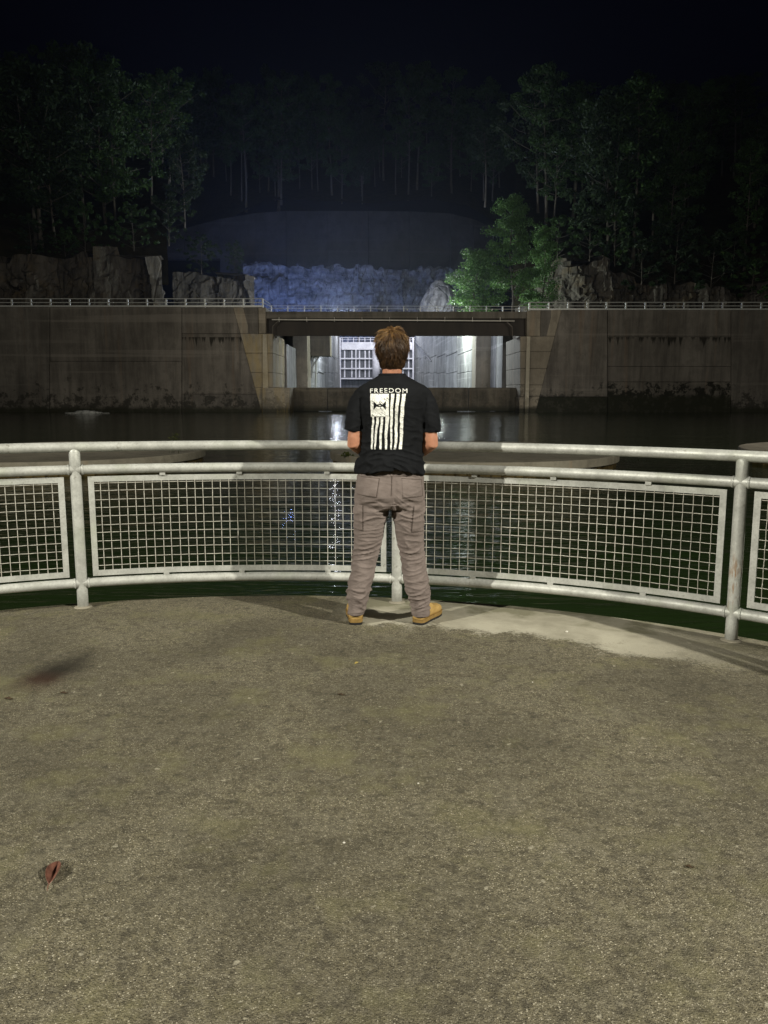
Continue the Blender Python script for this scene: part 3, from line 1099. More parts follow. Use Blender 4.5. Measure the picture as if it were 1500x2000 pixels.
cliff('rock_cliff', [P(-260, 150, 480), P(0, 150, 490), P(180, 150, 491), P(260, 152, 489), P(318, 153, 497), P(340, 160, 515)], 'weathered cliff behind the left lock wall', M['rock'], 0.75, 1, 0.45)
cliff('rock_cliff', [P(330, 200, 528), P(420, 200, 526), P(500, 201, 532), P(503, 240, 560)], 'lower cliff left of the floodlit recess', M['rock'], 0.8, 2, 0.6)
cliff('rock_cliff', [P(470, 384, 505), P(560, 380, 514), P(700, 378, 516), P(790, 380, 520), P(880, 383, 522), P(960, 386, 530)], 'floodlit layered rock face in the middle', M['rock_bed'], 0.9, 3, 0.9, ((16, 7.5, 1.1), (6.5, 3.2, 0.55), (2.6, 1.4, 0.22)))
b = MB()
oc = at(862, 582, 318)
b.ball((0, 0, 0), 7.4, 7.0, 13.5, 44, 34)
bv = []
for (x, y, z) in b.v:
    q = Vector((x, y, z))
    k = 1 + 0.20 * noise.fractal(q * 0.15 + Vector((3, 1, 2)), 0.8, 2.1, 5) + 0.10 * (abs(noise.noise(Vector((x * .5, y * .5, z * .08)))) - .2)
    bv.append((oc.x + x * k, oc.y + y * k, oc.z - 6.5 + z * (1 + .1 * noise.noise(q * .3))))
b.v = bv
tag(b.build('rock_outcrop', M['rock_pale']), 'pale floodlit rock outcrop beside the bright tree', kind='structure')
cliff('rock_cliff', [P(1000, 175, 520), P(1062, 160, 515), P(1100, 156, 505), P(1190, 155, 505), P(1250, 156, 530), P(1330, 156, 548), P(1560, 158, 560), P(1760, 160, 540)], 'cliff behind the right lock wall under dark trees', M['rock'], 0.8, 5, 0.45)

# sprayed concrete slope above the middle face, with vertical seams
sh = stand(empty('retaining_slope', (0, 408, 60), 'broad arched grey retaining slope high above the lock', 'retaining wall'))
prof = [(250, 480), (300, 462), (360, 446), (430, 428), (500, 416), (560, 412), (640, 412), (720, 412), (800, 413), (880, 417), (925, 428), (965, 445)]
for k in range(len(prof) - 1):
    (xa, ya), (xb, yb) = prof[k], prof[k + 1]
    b = MB()
    t0, t1 = at(xa + .35, ya, 412), at(xb - .35, yb, 412)
    b0, b1 = at(xa + .35, 535, 398), at(xb - .35, 535, 398)
    if ya > 440:
        b0, b1 = at(xa + .35, 505, 402), at(xb - .35, 505, 402)
    off = Vector((0, 6, 0))
    b.hexa([b0, b1, t1, t0], [b0 + off, b1 + off, t1 + off, t0 + off])
    o = b.build('slope_panel', M['shotcrete'], sh)


def hill(name, rows, label):
    """rows of points (X, Y, z)"""
    m = len(rows[0])
    vs = [p for r in rows for p in r]
    vs = [(x, y, z + 2.0 * noise.noise(Vector((x * .05, y * .05, 0)))) for x, y, z in vs]
    fs = [(i * m + k, i * m + k + 1, (i + 1) * m + k + 1, (i + 1) * m + k) for i in range(len(rows) - 1) for k in range(m - 1)]
    return tag(MB().add(vs, fs).build(name, M['soil'], smooth=True), label, kind='structure')


def hill_z(side, F):
    if side == 'l':
        return 27.0 + 0.42 * (F - 152)
    if side == 'r':
        return 23.0 + 0.42 * (F - 157)
    return 93.0 + 0.5 * (F - 412)


bl = [-.78 + .04 * k for k in range(14)]
hill('hillside', [[(b_ * F, F, hill_z('l', F) - (0 if F > 163 else 9)) for b_ in bl] for F in (161, 164, 172, 190, 215, 240, 280, 330, 390)], 'dark wooded hillside')
br_ = [.155 + .04 * k for k in range(17)]
hill('hillside', [[(b_ * F, F, hill_z('r', F) - (0 if F > 169 else 9)) for b_ in br_] for F in (167, 170, 178, 195, 220, 250, 290, 340, 400)], 'dark wooded hillside')
bc = [-.42 + .04 * k for k in range(19)]
hill('hillside', [[(b_ * F, F, hill_z('c', F) - (abs(b_ - -.03) > .12) * 40 * min(1, (abs(b_ + .03) - .12) * 6)) for b_ in bc] for F in (413, 425, 450, 480, 520, 580)], 'dark wooded hillside')
# flat ground on top of the lock walls
b = MB()
b.box(-180, -17, FD + 3.1, 300, 9, 11.3)
tag(b.build('lock_ground', M['wall_b']), 'flat ground behind the lock wall', kind='structure')
b = MB()
b.box(21, 190, FD + 3.1, 300, 9, 11.3)
tag(b.build('lock_ground', M['wall_b']), 'flat ground behind the lock wall', kind='structure')


# ------------------------------------------------------------------ trees
def leaf_mesh(centres, radii, n, size, seed, flat=0.6):
    r_ = np.random.default_rng(seed)
    centres = np.array(centres, float)
    radii = np.array(radii, float)
    idx = r_.integers(0, len(centres), n)
    d = r_.normal(size=(n, 3))
    d /= np.linalg.norm(d, axis=1)[:, None]
    rad = r_.random(n) ** 0.45
    p = centres[idx] + d * (radii[idx] * rad)[:, None] * np.array([1, 1, flat])
    u = r_.normal(size=(n, 3))
    u /= np.linalg.norm(u, axis=1)[:, None]
    nrm = r_.normal(size=(n, 3)) + np.array([0, 0, 0.7])
    w = np.cross(nrm, u)
    w /= np.linalg.norm(w, axis=1)[:, None] + 1e-9
    s = size * (0.5 + r_.random(n))[:, None]
    drop = np.array([0, 0, -1.0]) * s * 0.25
    vs = np.stack([p - u * s, p - w * s * 0.42 + drop * .3, p + u * s + drop, p + w * s * 0.42 + drop * .3], axis=1).reshape(-1, 3)
    fs = np.arange(n * 4).reshape(-1, 4)
    me = bpy.data.meshes.new('crown')
    me.from_pydata(vs.tolist(), [], fs.tolist())
    sh_ = np.repeat(np.clip(r_.normal(0.45, 0.22, n), 0, 1), 4)
    a = me.attributes.new('shade', 'FLOAT', 'POINT')
    a.data.foreach_set('value', sh_.astype(np.float32))
    return me


def make_tree(name, h, style, seed, nleaf, leafsize, mat, trunk_r=None):
    r_ = random.Random(seed)
    root = empty(name)
    tr = trunk_r or h * 0.011
    b = MB()
    pts, n = [], 9
    lx, ly = r_.uniform(-.04, .04), r_.uniform(-.04, .04)
    for k in range(n + 1):
        u = k / n
        pts.append(Vector((lx * h * u + h * 0.018 * math.sin(3 * u + seed), ly * h * u + h * 0.015 * math.cos(4 * u + seed), -0.8 + (h * 0.97 + .8) * u)))
    b.tube(pts, [tr * (1.25 if k == 0 else 1) * (1 - 0.88 * k / n) for k in range(n + 1)], 7)
    cen, rad = [], []
    lo = {'tall': 0.48, 'full': 0.2, 'slim': 0.3, 'bush': 0.02, 'open': 0.35}[style]
    nb = {'tall': 20, 'full': 34, 'slim': 26, 'bush': 22, 'open': 24}[style]
    wid = {'tall': 0.17, 'full': 0.26, 'slim': 0.11, 'bush': 0.55, 'open': 0.22}[style]
    for k in range(nb):
        u = lo + (0.97 - lo) * (k + r_.random()) / nb
        i = min(n - 1, int(u * n))
        p0 = pts[i].lerp(pts[i + 1], u * n - i)
        an = k * 2.4 + r_.uniform(-.5, .5)
        s = (u - lo) / (0.97 - lo)
        env = (math.sin(math.pi * min(1, 0.18 + 0.80 * s)) ** 0.7)
        L = h * wid * env * r_.uniform(0.55, 1.2) + 0.02 * h
        dirv = Vector((math.cos(an), math.sin(an), r_.uniform(0.2, 0.75)))
        e = p0 + dirv * L
        mid = p0.lerp(e, 0.5) + Vector((0, 0, -L * 0.06))
        b.tube([p0, mid, e], [tr * 0.32 * (1.1 - s * .6), tr * 0.2, tr * 0.05], 5)
        for q in range(3):
            c = p0.lerp(e, 0.55 + 0.25 * q) + Vector((r_.uniform(-1, 1), r_.uniform(-1, 1), r_.uniform(-.6, .8))) * L * 0.22
            cen.append(c)
            rad.append(h * 0.045 * r_.uniform(0.6, 1.35) * (1.3 if style in ('full', 'bush') else 1))
    b.build('trunk', M['bark'], root, True)
    me = leaf_mesh(cen, rad, nleaf, leafsize, seed)
    link('crown', me, M[mat], root)
    return root


protos = {
    'tall0': make_tree('forest_tree', 30, 'tall', 11, 5200, 0.36, 'leaf_dark'),
    'tall1': make_tree('forest_tree', 32, 'tall', 12, 5600, 0.36, 'leaf'),
    'full0': make_tree('forest_tree', 26, 'full', 13, 9000, 0.34, 'leaf'),
    'full1': make_tree('forest_tree', 24, 'full', 14, 9000, 0.34, 'leaf_dark'),
    'slim0': make_tree('forest_tree', 30, 'slim', 15, 6000, 0.34, 'leaf'),
    'open0': make_tree('forest_tree', 27, 'open', 16, 4500, 0.36, 'leaf'),
    'bush0': make_tree('shrub', 5, 'bush', 17, 2600, 0.20, 'leaf'),
    'bush1': make_tree('shrub', 6, 'bush', 18, 2600, 0.22, 'leaf_dark'),
}
used = set()


def plant(key, loc, h, label, cat, group=None, wide=1.0, rz=0.0):
    base = {'t': 30, 'f': 25, 's': 30, 'o': 27, 'b': 5.5}[key[0]]
    s = h / base
    if key in used:
        o = copy_tree(protos[key], loc, rz, (s * wide, s * wide, s))
    else:
        used.add(key)
        o = protos[key]
        o.location = loc
        o.rotation_euler = (0, 0, rz)
        o.scale = (s * wide, s * wide, s)
    for k in ('label', 'category', 'group'):
        if k in o:
            del o[k]
    tag(o, label, cat, group)
    return o


fr = random.Random(77)
# notable trees, told apart in the photograph: key, px, F, y of base, y of top
for (key, px, F, yb, yt, wide, lab) in (
        ('full0', 205, 172, 470, 125, 1.0, 'tallest broad tree on the left hillside, standing above the shrubs'),
        ('open0', 95, 180, 480, 210, 1.1, 'open-branched tree with forked pale stems on the far left'),
        ('full1', 360, 210, 440, 250, 0.9, 'small pointed leafy tree left of the retaining slope'),
        ('tall1', 478, 418, 408, 180, 1.0, 'tree with a bare pale trunk at the left end of the retaining slope'),
        ('slim0', 540, 421, 408, 210, 1.4, 'leafy slender tree above the left part of the retaining slope'),
        ('full0', 1310, 175, 500, 250, 0.8, 'bright green full tree in the right half of the forest'),
        ('tall0', 1470, 185, 440, 230, 1.0, 'leaning tree with a pale forked trunk at the far right'),
        ('tall1', 1062, 200, 430, 140, 1.0, 'tall tree rising behind the floodlit tree'),
        ('slim0', 1115, 205, 420, 150, 1.2, 'slim tall tree right of the floodlit tree, reaching highest'),
        ('tall0', 945, 300, 400, 230, 1.1, 'dark tree at the right end of the retaining slope')):
    p0, p1 = at(px, yb, F), at(px, yt, F)
    plant(key, p0, p1.z - p0.z, lab, 'tree', 'trees of the night forest', wide, fr.uniform(0, 6))
# the rest of the forest
GRP = 'dark forest trees that look alike'
LABF = {'l': 'dark forest tree among others on the left hillside', 'r': 'dark forest tree among others on the right hillside', 'c': 'thin-trunked dark tree in the row above the retaining slope'}
for side, n, b0, b1, f0, f1 in (('l', 24, -.56, -.245, 160, 260), ('r', 32, .175, .56, 165, 280), ('c', 44, -.245, .14, 416, 480)):
    for k in range(n):
        u = (k + fr.uniform(0.1, 0.9)) / n
        bb = b0 + (b1 - b0) * u
        F = f0 + (f1 - f0) * (fr.random() ** 1.3)
        key = fr.choice(['tall0', 'tall1', 'full0', 'full1', 'slim0', 'open0'] if side != 'c' else ['tall0', 'full0', 'full1', 'tall1', 'slim0', 'open0'])
        h = fr.uniform(20, 36) if side != 'c' else fr.uniform(26, 62)
        plant(key, (bb * F, F, hill_z(side, F) - 1.0), h, LABF[side], 'tree', GRP + ' ' + side, (1.0 if side != 'c' else 0.75) * fr.uniform(0.8, 1.2), fr.uniform(0, 6))
# shrubs along the cliff tops
for (key, px, F, yb, h, wide, lab) in (
        ('bush0', 165, 156, 482, 8.5, 0.9, 'bright green shrub on the left cliff top under the tallest tree'),
        ('bush0', 260, 157, 478, 8, 1.0, 'second bright green shrub right of the first on the left cliff top'),
        ('bush1', 60, 156, 492, 6, 1.2, 'low dark shrub at the left end of the cliff top'),
        ('bush0', 128, 154, 495, 4, 1.2, 'small yellow-green shrub hanging over the left cliff edge'),
        ('bush1', 330, 165, 470, 7, 1.1, 'dark shrub where the left cliff drops to the recess'),
        ('bush1', 395, 205, 528, 7, 1.2, 'dark shrub on the lower cliff left of the recess'),
        ('bush1', 460, 207, 530, 6, 0.8, 'thin twiggy shrub on the lower cliff beside the recess'),
        ('bush0', 1090, 160, 496, 8, 1.1, 'shrub on the right cliff top beside the floodlit tree'),
        ('bush0', 1200, 160, 505, 10, 1.0, 'round shrub in the middle of the right cliff top'),
        ('bush1', 1250, 158, 560, 9, 1.2, 'dark shrub hanging down the right cliff'),
        ('bush1', 1390, 160, 575, 10, 1.2, 'broad dark shrub at the foot of the right slope'),
        ('bush0', 1470, 160, 580, 8, 1.3, 'green shrub at the far right above the wall railing'),
        ('bush1', 1320, 160, 540, 10, 1.0, 'dark shrub below the bright green full tree'),
        ('bush0', 1430, 165, 530, 9, 1.1, 'green shrub above the far right shrub'),
        ('bush1', 1150, 158, 500, 7, 1.2, 'dark shrub between two shrubs on the right cliff top')):
    plant(key, at(px, yb, F), h, lab, 'shrub', 'shrubs on the cliff tops', wide, fr.uniform(0, 6))

# the two floodlit trees beside the bridge
def lit_tree(name, px, F, yb, yt, halfw, seed, n, lo, label, lean=0.0, nb=46, leaf=0.16):
    r_ = random.Random(seed)
    p0, p1 = at(px, yb, F), at(px, yt, F)
    h = p1.z - p0.z
    root = empty(name, p0, label, 'tree')
    hw = halfw / FPX * F
    b = MB()
    pts = [Vector((lean * h * (k / 8) + 0.3 * math.sin(k * 1.3 + seed), 0.25 * math.cos(k + seed), h * 0.95 * k / 8)) for k in range(9)]
    b.tube(pts, [0.26 * (1 - 0.9 * k / 8) for k in range(9)], 8)
    b.tube([pts[2], pts[2] + Vector((hw * .3, -.3, h * .18)), pts[2] + Vector((hw * .42, -.2, h * .42))], [0.15, 0.10, 0.03], 6)
    cen, rad = [], []
    for k in range(nb):
        u = lo + (0.98 - lo) * k / nb
        i = min(7, int(u * 8))
        q0 = pts[i].lerp(pts[i + 1], u * 8 - i)
        an = k * 2.4 + r_.uniform(-.6, .6)
        s = (u - lo) / (1 - lo)
        env = math.sin(math.pi * (0.22 + 0.74 * s)) ** 0.8
        L = hw * env * r_.uniform(0.5, 1.15)
        e = q0 + Vector((math.cos(an) * L, math.sin(an) * L, r_.uniform(-.05, .4) * L))
        b.tube([q0, q0.lerp(e, .5) + Vector((0, 0, .12 * L)), e], [0.06, 0.04, 0.012], 5)
        for q in range(4):
            cen.append(q0.lerp(e, 0.4 + 0.2 * q) + Vector((r_.uniform(-.4, .4), r_.uniform(-.4, .4), r_.uniform(-.3, .3))))
            rad.append(r_.uniform(0.6, 1.5))
    b.build('trunk', M['bark'], root, True)
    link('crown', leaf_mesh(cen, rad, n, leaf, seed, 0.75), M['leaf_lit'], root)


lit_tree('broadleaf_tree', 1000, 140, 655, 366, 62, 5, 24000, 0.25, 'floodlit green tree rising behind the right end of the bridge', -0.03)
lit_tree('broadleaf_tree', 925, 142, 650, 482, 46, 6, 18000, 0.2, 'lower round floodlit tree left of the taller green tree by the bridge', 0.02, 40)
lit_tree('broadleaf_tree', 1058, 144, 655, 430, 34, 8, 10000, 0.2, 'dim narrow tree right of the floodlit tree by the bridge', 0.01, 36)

# weeds on the mooring cells
def weeds(X, Y, z, spread, h, n, seed, label):
    r_ = random.Random(seed)
    root = empty('weed_clump', (X, Y, z), label, 'weeds')
    b = MB()
    for k in range(n):
        x, y = r_.gauss(0, spread), r_.gauss(0, spread)
        L = h * r_.uniform(0.4, 1)
        q = Vector((x + r_.uniform(-.25, .25) * L, y + r_.uniform(-.25, .25) * L, L))
        b.tube([(x, y, -.02), (x * .98 + q.x * .02, y, L * .5), q], [0.006, 0.005, 0.002], 4)
    b.build('stems', M['moss'], root)
    cs = [(r_.gauss(0, spread), r_.gauss(0, spread), h * r_.uniform(.1, .9)) for _ in range(n)]
    link('leaves', leaf_mesh(cs, [h * .22] * n, n * 22, 0.035 * max(1, h), seed), M['moss'], root)


weeds(16.2, 30.2, -0.93, 0.55, 0.85, 60, 3, 'mossy weeds on the mooring cell at the right edge')
weeds(-7.9, 30.2, -0.93, 0.12, 0.9, 7, 4, 'small pale plant on the mooring cell at the left')
weeds(-1.35, 29.0, -0.93, 0.10, 0.14, 14, 5, 'tuft of moss on the left rim of the middle mooring cell')

# churned foam by the left wall
b = MB()
fp = at(168, 806, FD - 4)
r_ = random.Random(9)
for k in range(16):
    u = r_.gauss(0, 1)
    b.ball((fp.x + u * 1.5, FD - 4 + r_.uniform(-.6, .6), WZ + 0.02), 0.9 * r_.uniform(.4, 1), 0.5, max(.06, 0.42 * math.exp(-u * u)) * r_.uniform(.5, 1), 8, 6)
tag(b.build('foam', M['foam'], smooth=True), 'white churned foam on the water by the left lock wall', 'foam', kind='stuff')

# ------------------------------------------------------------------ the person
PX, PY = 0.056, 4.78
person = stand(empty('person', (PX, PY, 0), 'person seen from behind in black printed T-shirt, taupe trousers and tan boots at the railing', 'person'))


def pX(px, z, Y=PY):
    depth = Y * math.cos(PITCH) + (CAM_H - z) * math.sin(PITCH)
    return (px - 750) * depth / FPX


def pZ(py, Y=PY):
    return CAM_H - Y * math.tan(PITCH + math.atan((py - 1000) / FPX))


def sring(cx, cy, z, rx, ry, n=32, p=2.3, ryf=None):
    out = []
    for k in range(n):
        c = 2 * math.pi * k / n
        ca, sa = math.cos(c), math.sin(c)
        yy = ry if sa < 0 or ryf is None else ryf
        out.append((cx + rx * math.copysign(abs(ca) ** (2 / p), ca), cy + yy * math.copysign(abs(sa) ** (2 / p), sa), z))
    return out


def remesh(mb, name, voxel, smooth_it=6):
    me = mb.mesh(name)
    bm = bmesh.new()
    bm.from_mesh(me)
    bmesh.ops.recalc_face_normals(bm, faces=bm.faces)
    bm.to_mesh(me)
    bm.free()
    o = bpy.data.objects.new(name, me)
    col.objects.link(o)
    m = o.modifiers.new('r', 'REMESH')
    m.mode = 'VOXEL'
    m.voxel_size = voxel
    m2 = o.modifiers.new('s', 'SMOOTH')
    m2.iterations = smooth_it
    m2.factor = 0.5
    dg = bpy.context.evaluated_depsgraph_get()
    me2 = bpy.data.meshes.new_from_object(o.evaluated_get(dg))
    bpy.data.objects.remove(o)
    me2.name = name
    me2.polygons.foreach_set('use_smooth', [True] * len(me2.polygons))
    return me2


def displace(me, fn):
    n = len(me.vertices)
    co = np.empty(n * 3, np.float32)
    me.vertices.foreach_get('co', co)
    co = co.reshape(-1, 3)
    nr = np.empty(n * 3, np.float32)
    me.vertex_normals.foreach_get('vector', nr)
    nr = nr.reshape(-1, 3)
    d = np.array([fn(Vector(c), Vector(q)) for c, q in zip(co.tolist(), nr.tolist())], np.float32)
    co += nr * d[:, None]
    me.vertices.foreach_set('co', co.ravel())
    me.update()


def plink(name, me, mat, parent=None):
    o = link(name, me, mat, parent or person)
    return o


# --- trousers
hipL, hipR = 691, 830
tb = MB()
# pelvis loft, rows of (py, xl, xr, back depth, front depth)
rings = []
for (py, xl, xr, dbk, dfr) in ((903, 706, 821, .098, .10), (915, 703, 824, .108, .105), (930, 697, 828, .122, .11), (950, 694.5, 829, .138, .108), (967, 692.5, 830, .142, .105), (982, 692, 830, .130, .10), (992, 694, 828, .10, .085)):
    z = pZ(py)
    a, c = pX(xl, z), pX(xr, z)
    rings.append(sring((a + c) / 2, PY, z, (c - a) / 2, dbk, 40, 2.5, dfr))
tb.loft(rings)


def leg(rows):
    rg = []
    for (py, xl, xr, cy, d) in rows:
        z = pZ(py, PY + cy)
        a, c = pX(xl, z, PY + cy), pX(xr, z, PY + cy)
        rg.append(sring((a + c) / 2, PY + cy, z, (c - a) / 2, d, 32, 2.2))
    tb.loft(rg)


leg(((955, 693, 752, .0, .105), (975, 692, 756, .0, .108), (1000, 691, 757, .0, .104), (1025, 690.5, 752, .005, .100), (1050, 691, 747, .012, .094), (1080, 689, 738.5, .015, .086),
     (1100, 687, 734, .012, .084), (1120, 685, 731, .0, .084), (1140, 680, 727, -.008, .085), (1155, 677.5, 724, -.012, .082), (1170, 679, 720, -.012, .076), (1185, 680, 716, -.008, .076), (1198, 678.5, 711.5, -.004, .078)))
leg(((955, 770, 829, .0, .105), (975, 766, 830, .0, .108), (1000, 766, 830, .0, .104), (1025, 770, 828.5, .005, .100), (1050, 775, 827.5, .012, .094), (1080, 781, 828, .015, .086),
     (1100, 784, 831, .012, .084), (1120, 786, 834, .0, .084), (1140, 791, 837.5, -.008, .085), (1155, 794, 839, -.012, .082), (1170, 800, 839, -.012, .076), (1185, 803, 840, -.008, .076), (1200, 803.5, 839.5, -.004, .080)))
tme = remesh(tb, 'trousers', 0.005, 9)


def ridge(v):
    a = max(0.0, 1 - abs(v) * 2.6)
    return a * a * 1.5 - 0.25


def tfold(c, n):
    z = c.z
    side = -1 if c.x < PX else 1
    lx = c.x - PX - side * 0.09
    # amplitude along the leg
    A = 0.0022
    A += 0.0085 * math.exp(-((z - 0.17) / 0.12) ** 2)
    A += 0.0068 * math.exp(-((z - 0.45) / 0.09) ** 2)
    A += 0.0075 * math.exp(-((z - 0.68) / 0.06) ** 2)
    tilt = lx * side * 2.0 + 0.8 * noise.noise(Vector((c.x * 4, c.y * 4, z * 3 + side * 5)))
    q = Vector((c.x * 7 + side * 11, c.y * 7, (z + 0.12 * tilt) * 30))
    f = ridge(noise.noise(q)) * 0.85 + 0.22 * ridge(noise.noise(Vector((c.x * 13 + 5, c.y * 13, (z - 0.3 * tilt * .4) * 52)))) + 0.25 * noise.noise(q * 1.9 + Vector((3, 1, 7)))
    f2 = noise.noise(Vector((c.x * 22, c.y * 22, z * 11))) * 0.0012
    # crease under each buttock
    s = 0.0
    if n.y < 0:
        zz = 0.760 - 0.30 * abs(lx)
        s = -0.010 * math.exp(-((z - zz) / 0.014) ** 2) * max(0, -n.y) * max(0.0, 1 - abs(lx) * 9)
    # centre cleft seam
    g = 0.0
    if z > 0.74 and n.y < 0:
        g = -0.010 * math.exp(-((c.x - PX - 0.004) / 0.018) ** 2) * min(1, max(0, (0.93 - z) / 0.08))
    A *= min(1.0, max(0.25, (z - 0.05) / 0.06))
    return A * (f - 0.2) + f2 + s + g


displace(tme, tfold)
trousers = plink('trousers', tme, M['trousers'])
tbvh = BVHTree.FromPolygons([v.co for v in tme.vertices], [p.vertices for p in tme.polygons])


def hit(bvh, x, z, off):
    h = bvh.ray_cast(Vector((x, PY - 1.5, z)), Vector((0, 1, 0)))
    if h[0] is None:
        return None
    return Vector((x, h[0].y - off, z))


def strip(bvh, pts, width, off, name, mat, parent, step=0.008):
    """thin ribbon following px points on a garment back"""
    w3 = []
    for (px, py) in pts:
        z = pZ(py, PY - 0.11)
        w3.append(Vector((pX(px, z, PY - 0.11), 0, z)))
    line = []
    for k in range(len(w3) - 1):
        n = max(1, int((w3[k + 1] - w3[k]).length / step))
        for q in range(n + (k == len(w3) - 2)):
            line.append(w3[k].lerp(w3[k + 1], q / n))
    vs, fs, last = [], [], None
    for k, p in enumerate(line):
        t_ = (line[min(k + 1, len(line) - 1)] - line[max(k - 1, 0)]).normalized()
        s = Vector((t_.z, 0, -t_.x)) * width / 2
        a, c = hit(bvh, p.x - s.x, p.z - s.z, off), hit(bvh, p.x + s.x, p.z + s.z, off)
        if a is None or c is None:
            last = None
            continue
        vs += [a, c]
        i = len(vs)
        if last is not None:
            fs.append((last - 2, last - 1, i - 1, i - 2))
        last = i
    if not fs:
        return None
    o = MB().add(vs, fs).build(name, mat, parent, fix=False)
    return o


def patch(bvh, quad, off, name, mat, parent, nu=26, nv=26):
    """cloth patch with px corners (tl, tr, br, bl), thickness shown by a rim"""
    vs, fs, ok = [], [], {}
    for j in range(nv + 1):
        for i in range(nu + 1):
            u, v = i / nu, j / nv
            px = (quad[0][0] * (1 - u) + quad[1][0] * u) * (1 - v) + (quad[3][0] * (1 - u) + quad[2][0] * u) * v
            py = (quad[0][1] * (1 - u) + quad[1][1] * u) * (1 - v) + (quad[3][1] * (1 - u) + quad[2][1] * u) * v
            z = pZ(py, PY - 0.11)
            rim = 0.0 if i in (0, nu) or j in (0, nv) else 1.0
            h = hit(bvh, pX(px, z, PY - 0.11), z, off * rim + 0.0004)
            if h is not None:
                ok[(i, j)] = len(vs)
                vs.append(h)
    for j in range(nv):
        for i in range(nu):
            k = [(i, j), (i + 1, j), (i + 1, j + 1), (i, j + 1)]
            if all(q in ok for q in k):
                fs.append(tuple(ok[q] for q in k))
    o = MB().add(vs, fs).build(name, mat, parent, smooth=True, fix=False)
    return o


for quad in (((698, 931), (741, 934), (735, 971), (697, 966)), ((784, 934), (824, 938), (826, 970), (786, 972))):
    pk = patch(tbvh, quad, 0.0042, 'back_pocket', M['trousers'], trousers)
    for (i0, i1) in ((0, 1), (1, 2), (3, 2)):
        strip(tbvh, [quad[i0], quad[i1]], 0.0026, 0.0030, 'stitching', M['seam'], trousers)
for quad in (((692, 987), (708, 988), (708, 1038), (691, 1035)), ((809, 988), (828, 988), (827, 1040), (804, 1041))):
    patch(tbvh, quad, 0.0045, 'leg_pocket', M['trousers'], trousers)
    k = 1 if quad[0][0] < 750 else 0
    strip(tbvh, [quad[k], quad[3 - k]], 0.0032, 0.0036, 'stitching', M['seam'], trousers)
    strip(tbvh, [quad[3], quad[2]], 0.0028, 0.0036, 'stitching', M['seam'], trousers)
strip(tbvh, [(766, 916), (765, 940), (764, 968)], 0.0035, 0.0015, 'seam', M['seam'], trousers)
strip(tbvh, [(702, 926), (735, 930), (766, 931), (795, 930), (824, 930)], 0.0028, 0.0015, 'seam', M['seam'], trousers)
lp = patch(tbvh, ((762.5, 908), (769, 908), (769, 930), (762.5, 930)), 0.004, 'belt_loop', M['trousers'], trousers, 6, 10)

# --- T-shirt
sbm = MB()
rings = []
for (py, xl, xr, dbk, dfr) in ((920, 694, 832, .158, .140), (913, 694, 832, .154, .138), (905, 696, 831, .142, .132), (897, 700, 829, .126, .126), (885, 703, 827, .110, .118), (860, 704, 827, .110, .116), (835, 703, 829, .116, .120),
                               (810, 699, 833, .124, .124), (790, 697, 838, .128, .124), (775, 697, 839, .124, .116), (762, 695, 841, .112, .104), (752, 706, 829, .096, .090), (744, 722, 812, .082, .080), (738, 732, 801, .074, .074), (733, 739, 794, .068, .070), (729.5, 742, 791, .062, .066)):
    z = pZ(py)
    a, c = pX(xl, z), pX(xr, z)
    rings.append(sring((a + c) / 2, PY + 0.005, z, (c - a) / 2, dbk, 40, 2.35, dfr))
sbm.loft(rings)


def W(px, py, dy):
    z = pZ(py, PY + dy)
    return Vector((pX(px, z, PY + dy), PY + dy, z))


sbm.tube([W(720, 771, .0), W(710, 777, .0), W(702, 790, -.002), W(698, 803, -.005), W(695, 820, -.008), W(693, 841, -.002)], [.060, .066, .067, .066, .065, .066], 22)
sbm.tube([W(814, 771, .0), W(824, 777, .0), W(832, 790, -.002), W(836, 803, -.005), W(838.5, 820, -.008), W(840, 843, -.002)], [.060, .066, .067, .066, .065, .066], 22)
sme = remesh(sbm, 'shirt', 0.006, 9)


def sfold(c, n):
    z = c.z
    lx = c.x - PX
    A = 0.0018 + 0.0085 * math.exp(-((z - 0.98) / 0.07) ** 2) + 0.0035 * math.exp(-((z - 1.10) / 0.10) ** 2) * min(1, abs(lx) * 7)
    q = Vector((lx * 9, c.y * 9, (z + 0.25 * abs(lx)) * 24))
    f = ridge(noise.noise(q)) - 0.4
    # pulls running from the armpits toward the small of the back
    q2 = Vector(((lx * (1.2) + (z - 1.2) * 0.28 * math.copysign(1, lx)) * 26, c.y * 3, z * 4))
    g = 0.0075 * noise.noise(q2) * min(1, max(0, (1.40 - z) / 0.2))
    # crease between sleeve and body
    s = -0.006 * math.exp(-((abs(lx - 0.0) - (0.185 + 0.03 * (z - 1.2))) / 0.010) ** 2) * (1 if 1.18 < z < 1.36 and n.y < 0.2 else 0)
    # shoulder blades
    bl_ = 0.006 * math.exp(-((abs(lx) - 0.085) / 0.05) ** 2 - ((z - 1.33) / 0.07) ** 2) * (n.y < 0)
    sp_ = -0.006 * math.exp(-(lx / 0.03) ** 2 - ((z - 1.2) / 0.14) ** 2) * (n.y < 0)
    return A * f + g + s + bl_ + sp_


displace(sme, sfold)
for v in sme.vertices:
    if v.co.z < 1.0:
        lx = v.co.x - PX
        k = min(1.0, (1.0 - v.co.z) / 0.05)
        v.co.z += k * (-0.022 * max(0.0, min(1.0, (lx - .07) / .12)) - 0.010 * max(0.0, min(1.0, (-lx - .09) / .10)) + 0.012 * math.exp(-(lx / .09) ** 2) + 0.004 * math.sin(lx * 70))
shirt = plink('shirt', sme, M['shirt'])
sbvh = BVHTree.FromPolygons([v.co for v in sme.vertices], [p.vertices for p in sme.polygons])

# --- the print on the back
SB = PY - 0.115


def smap(px, py):
    z = pZ(py, SB)
    return pX(px, z, SB), z


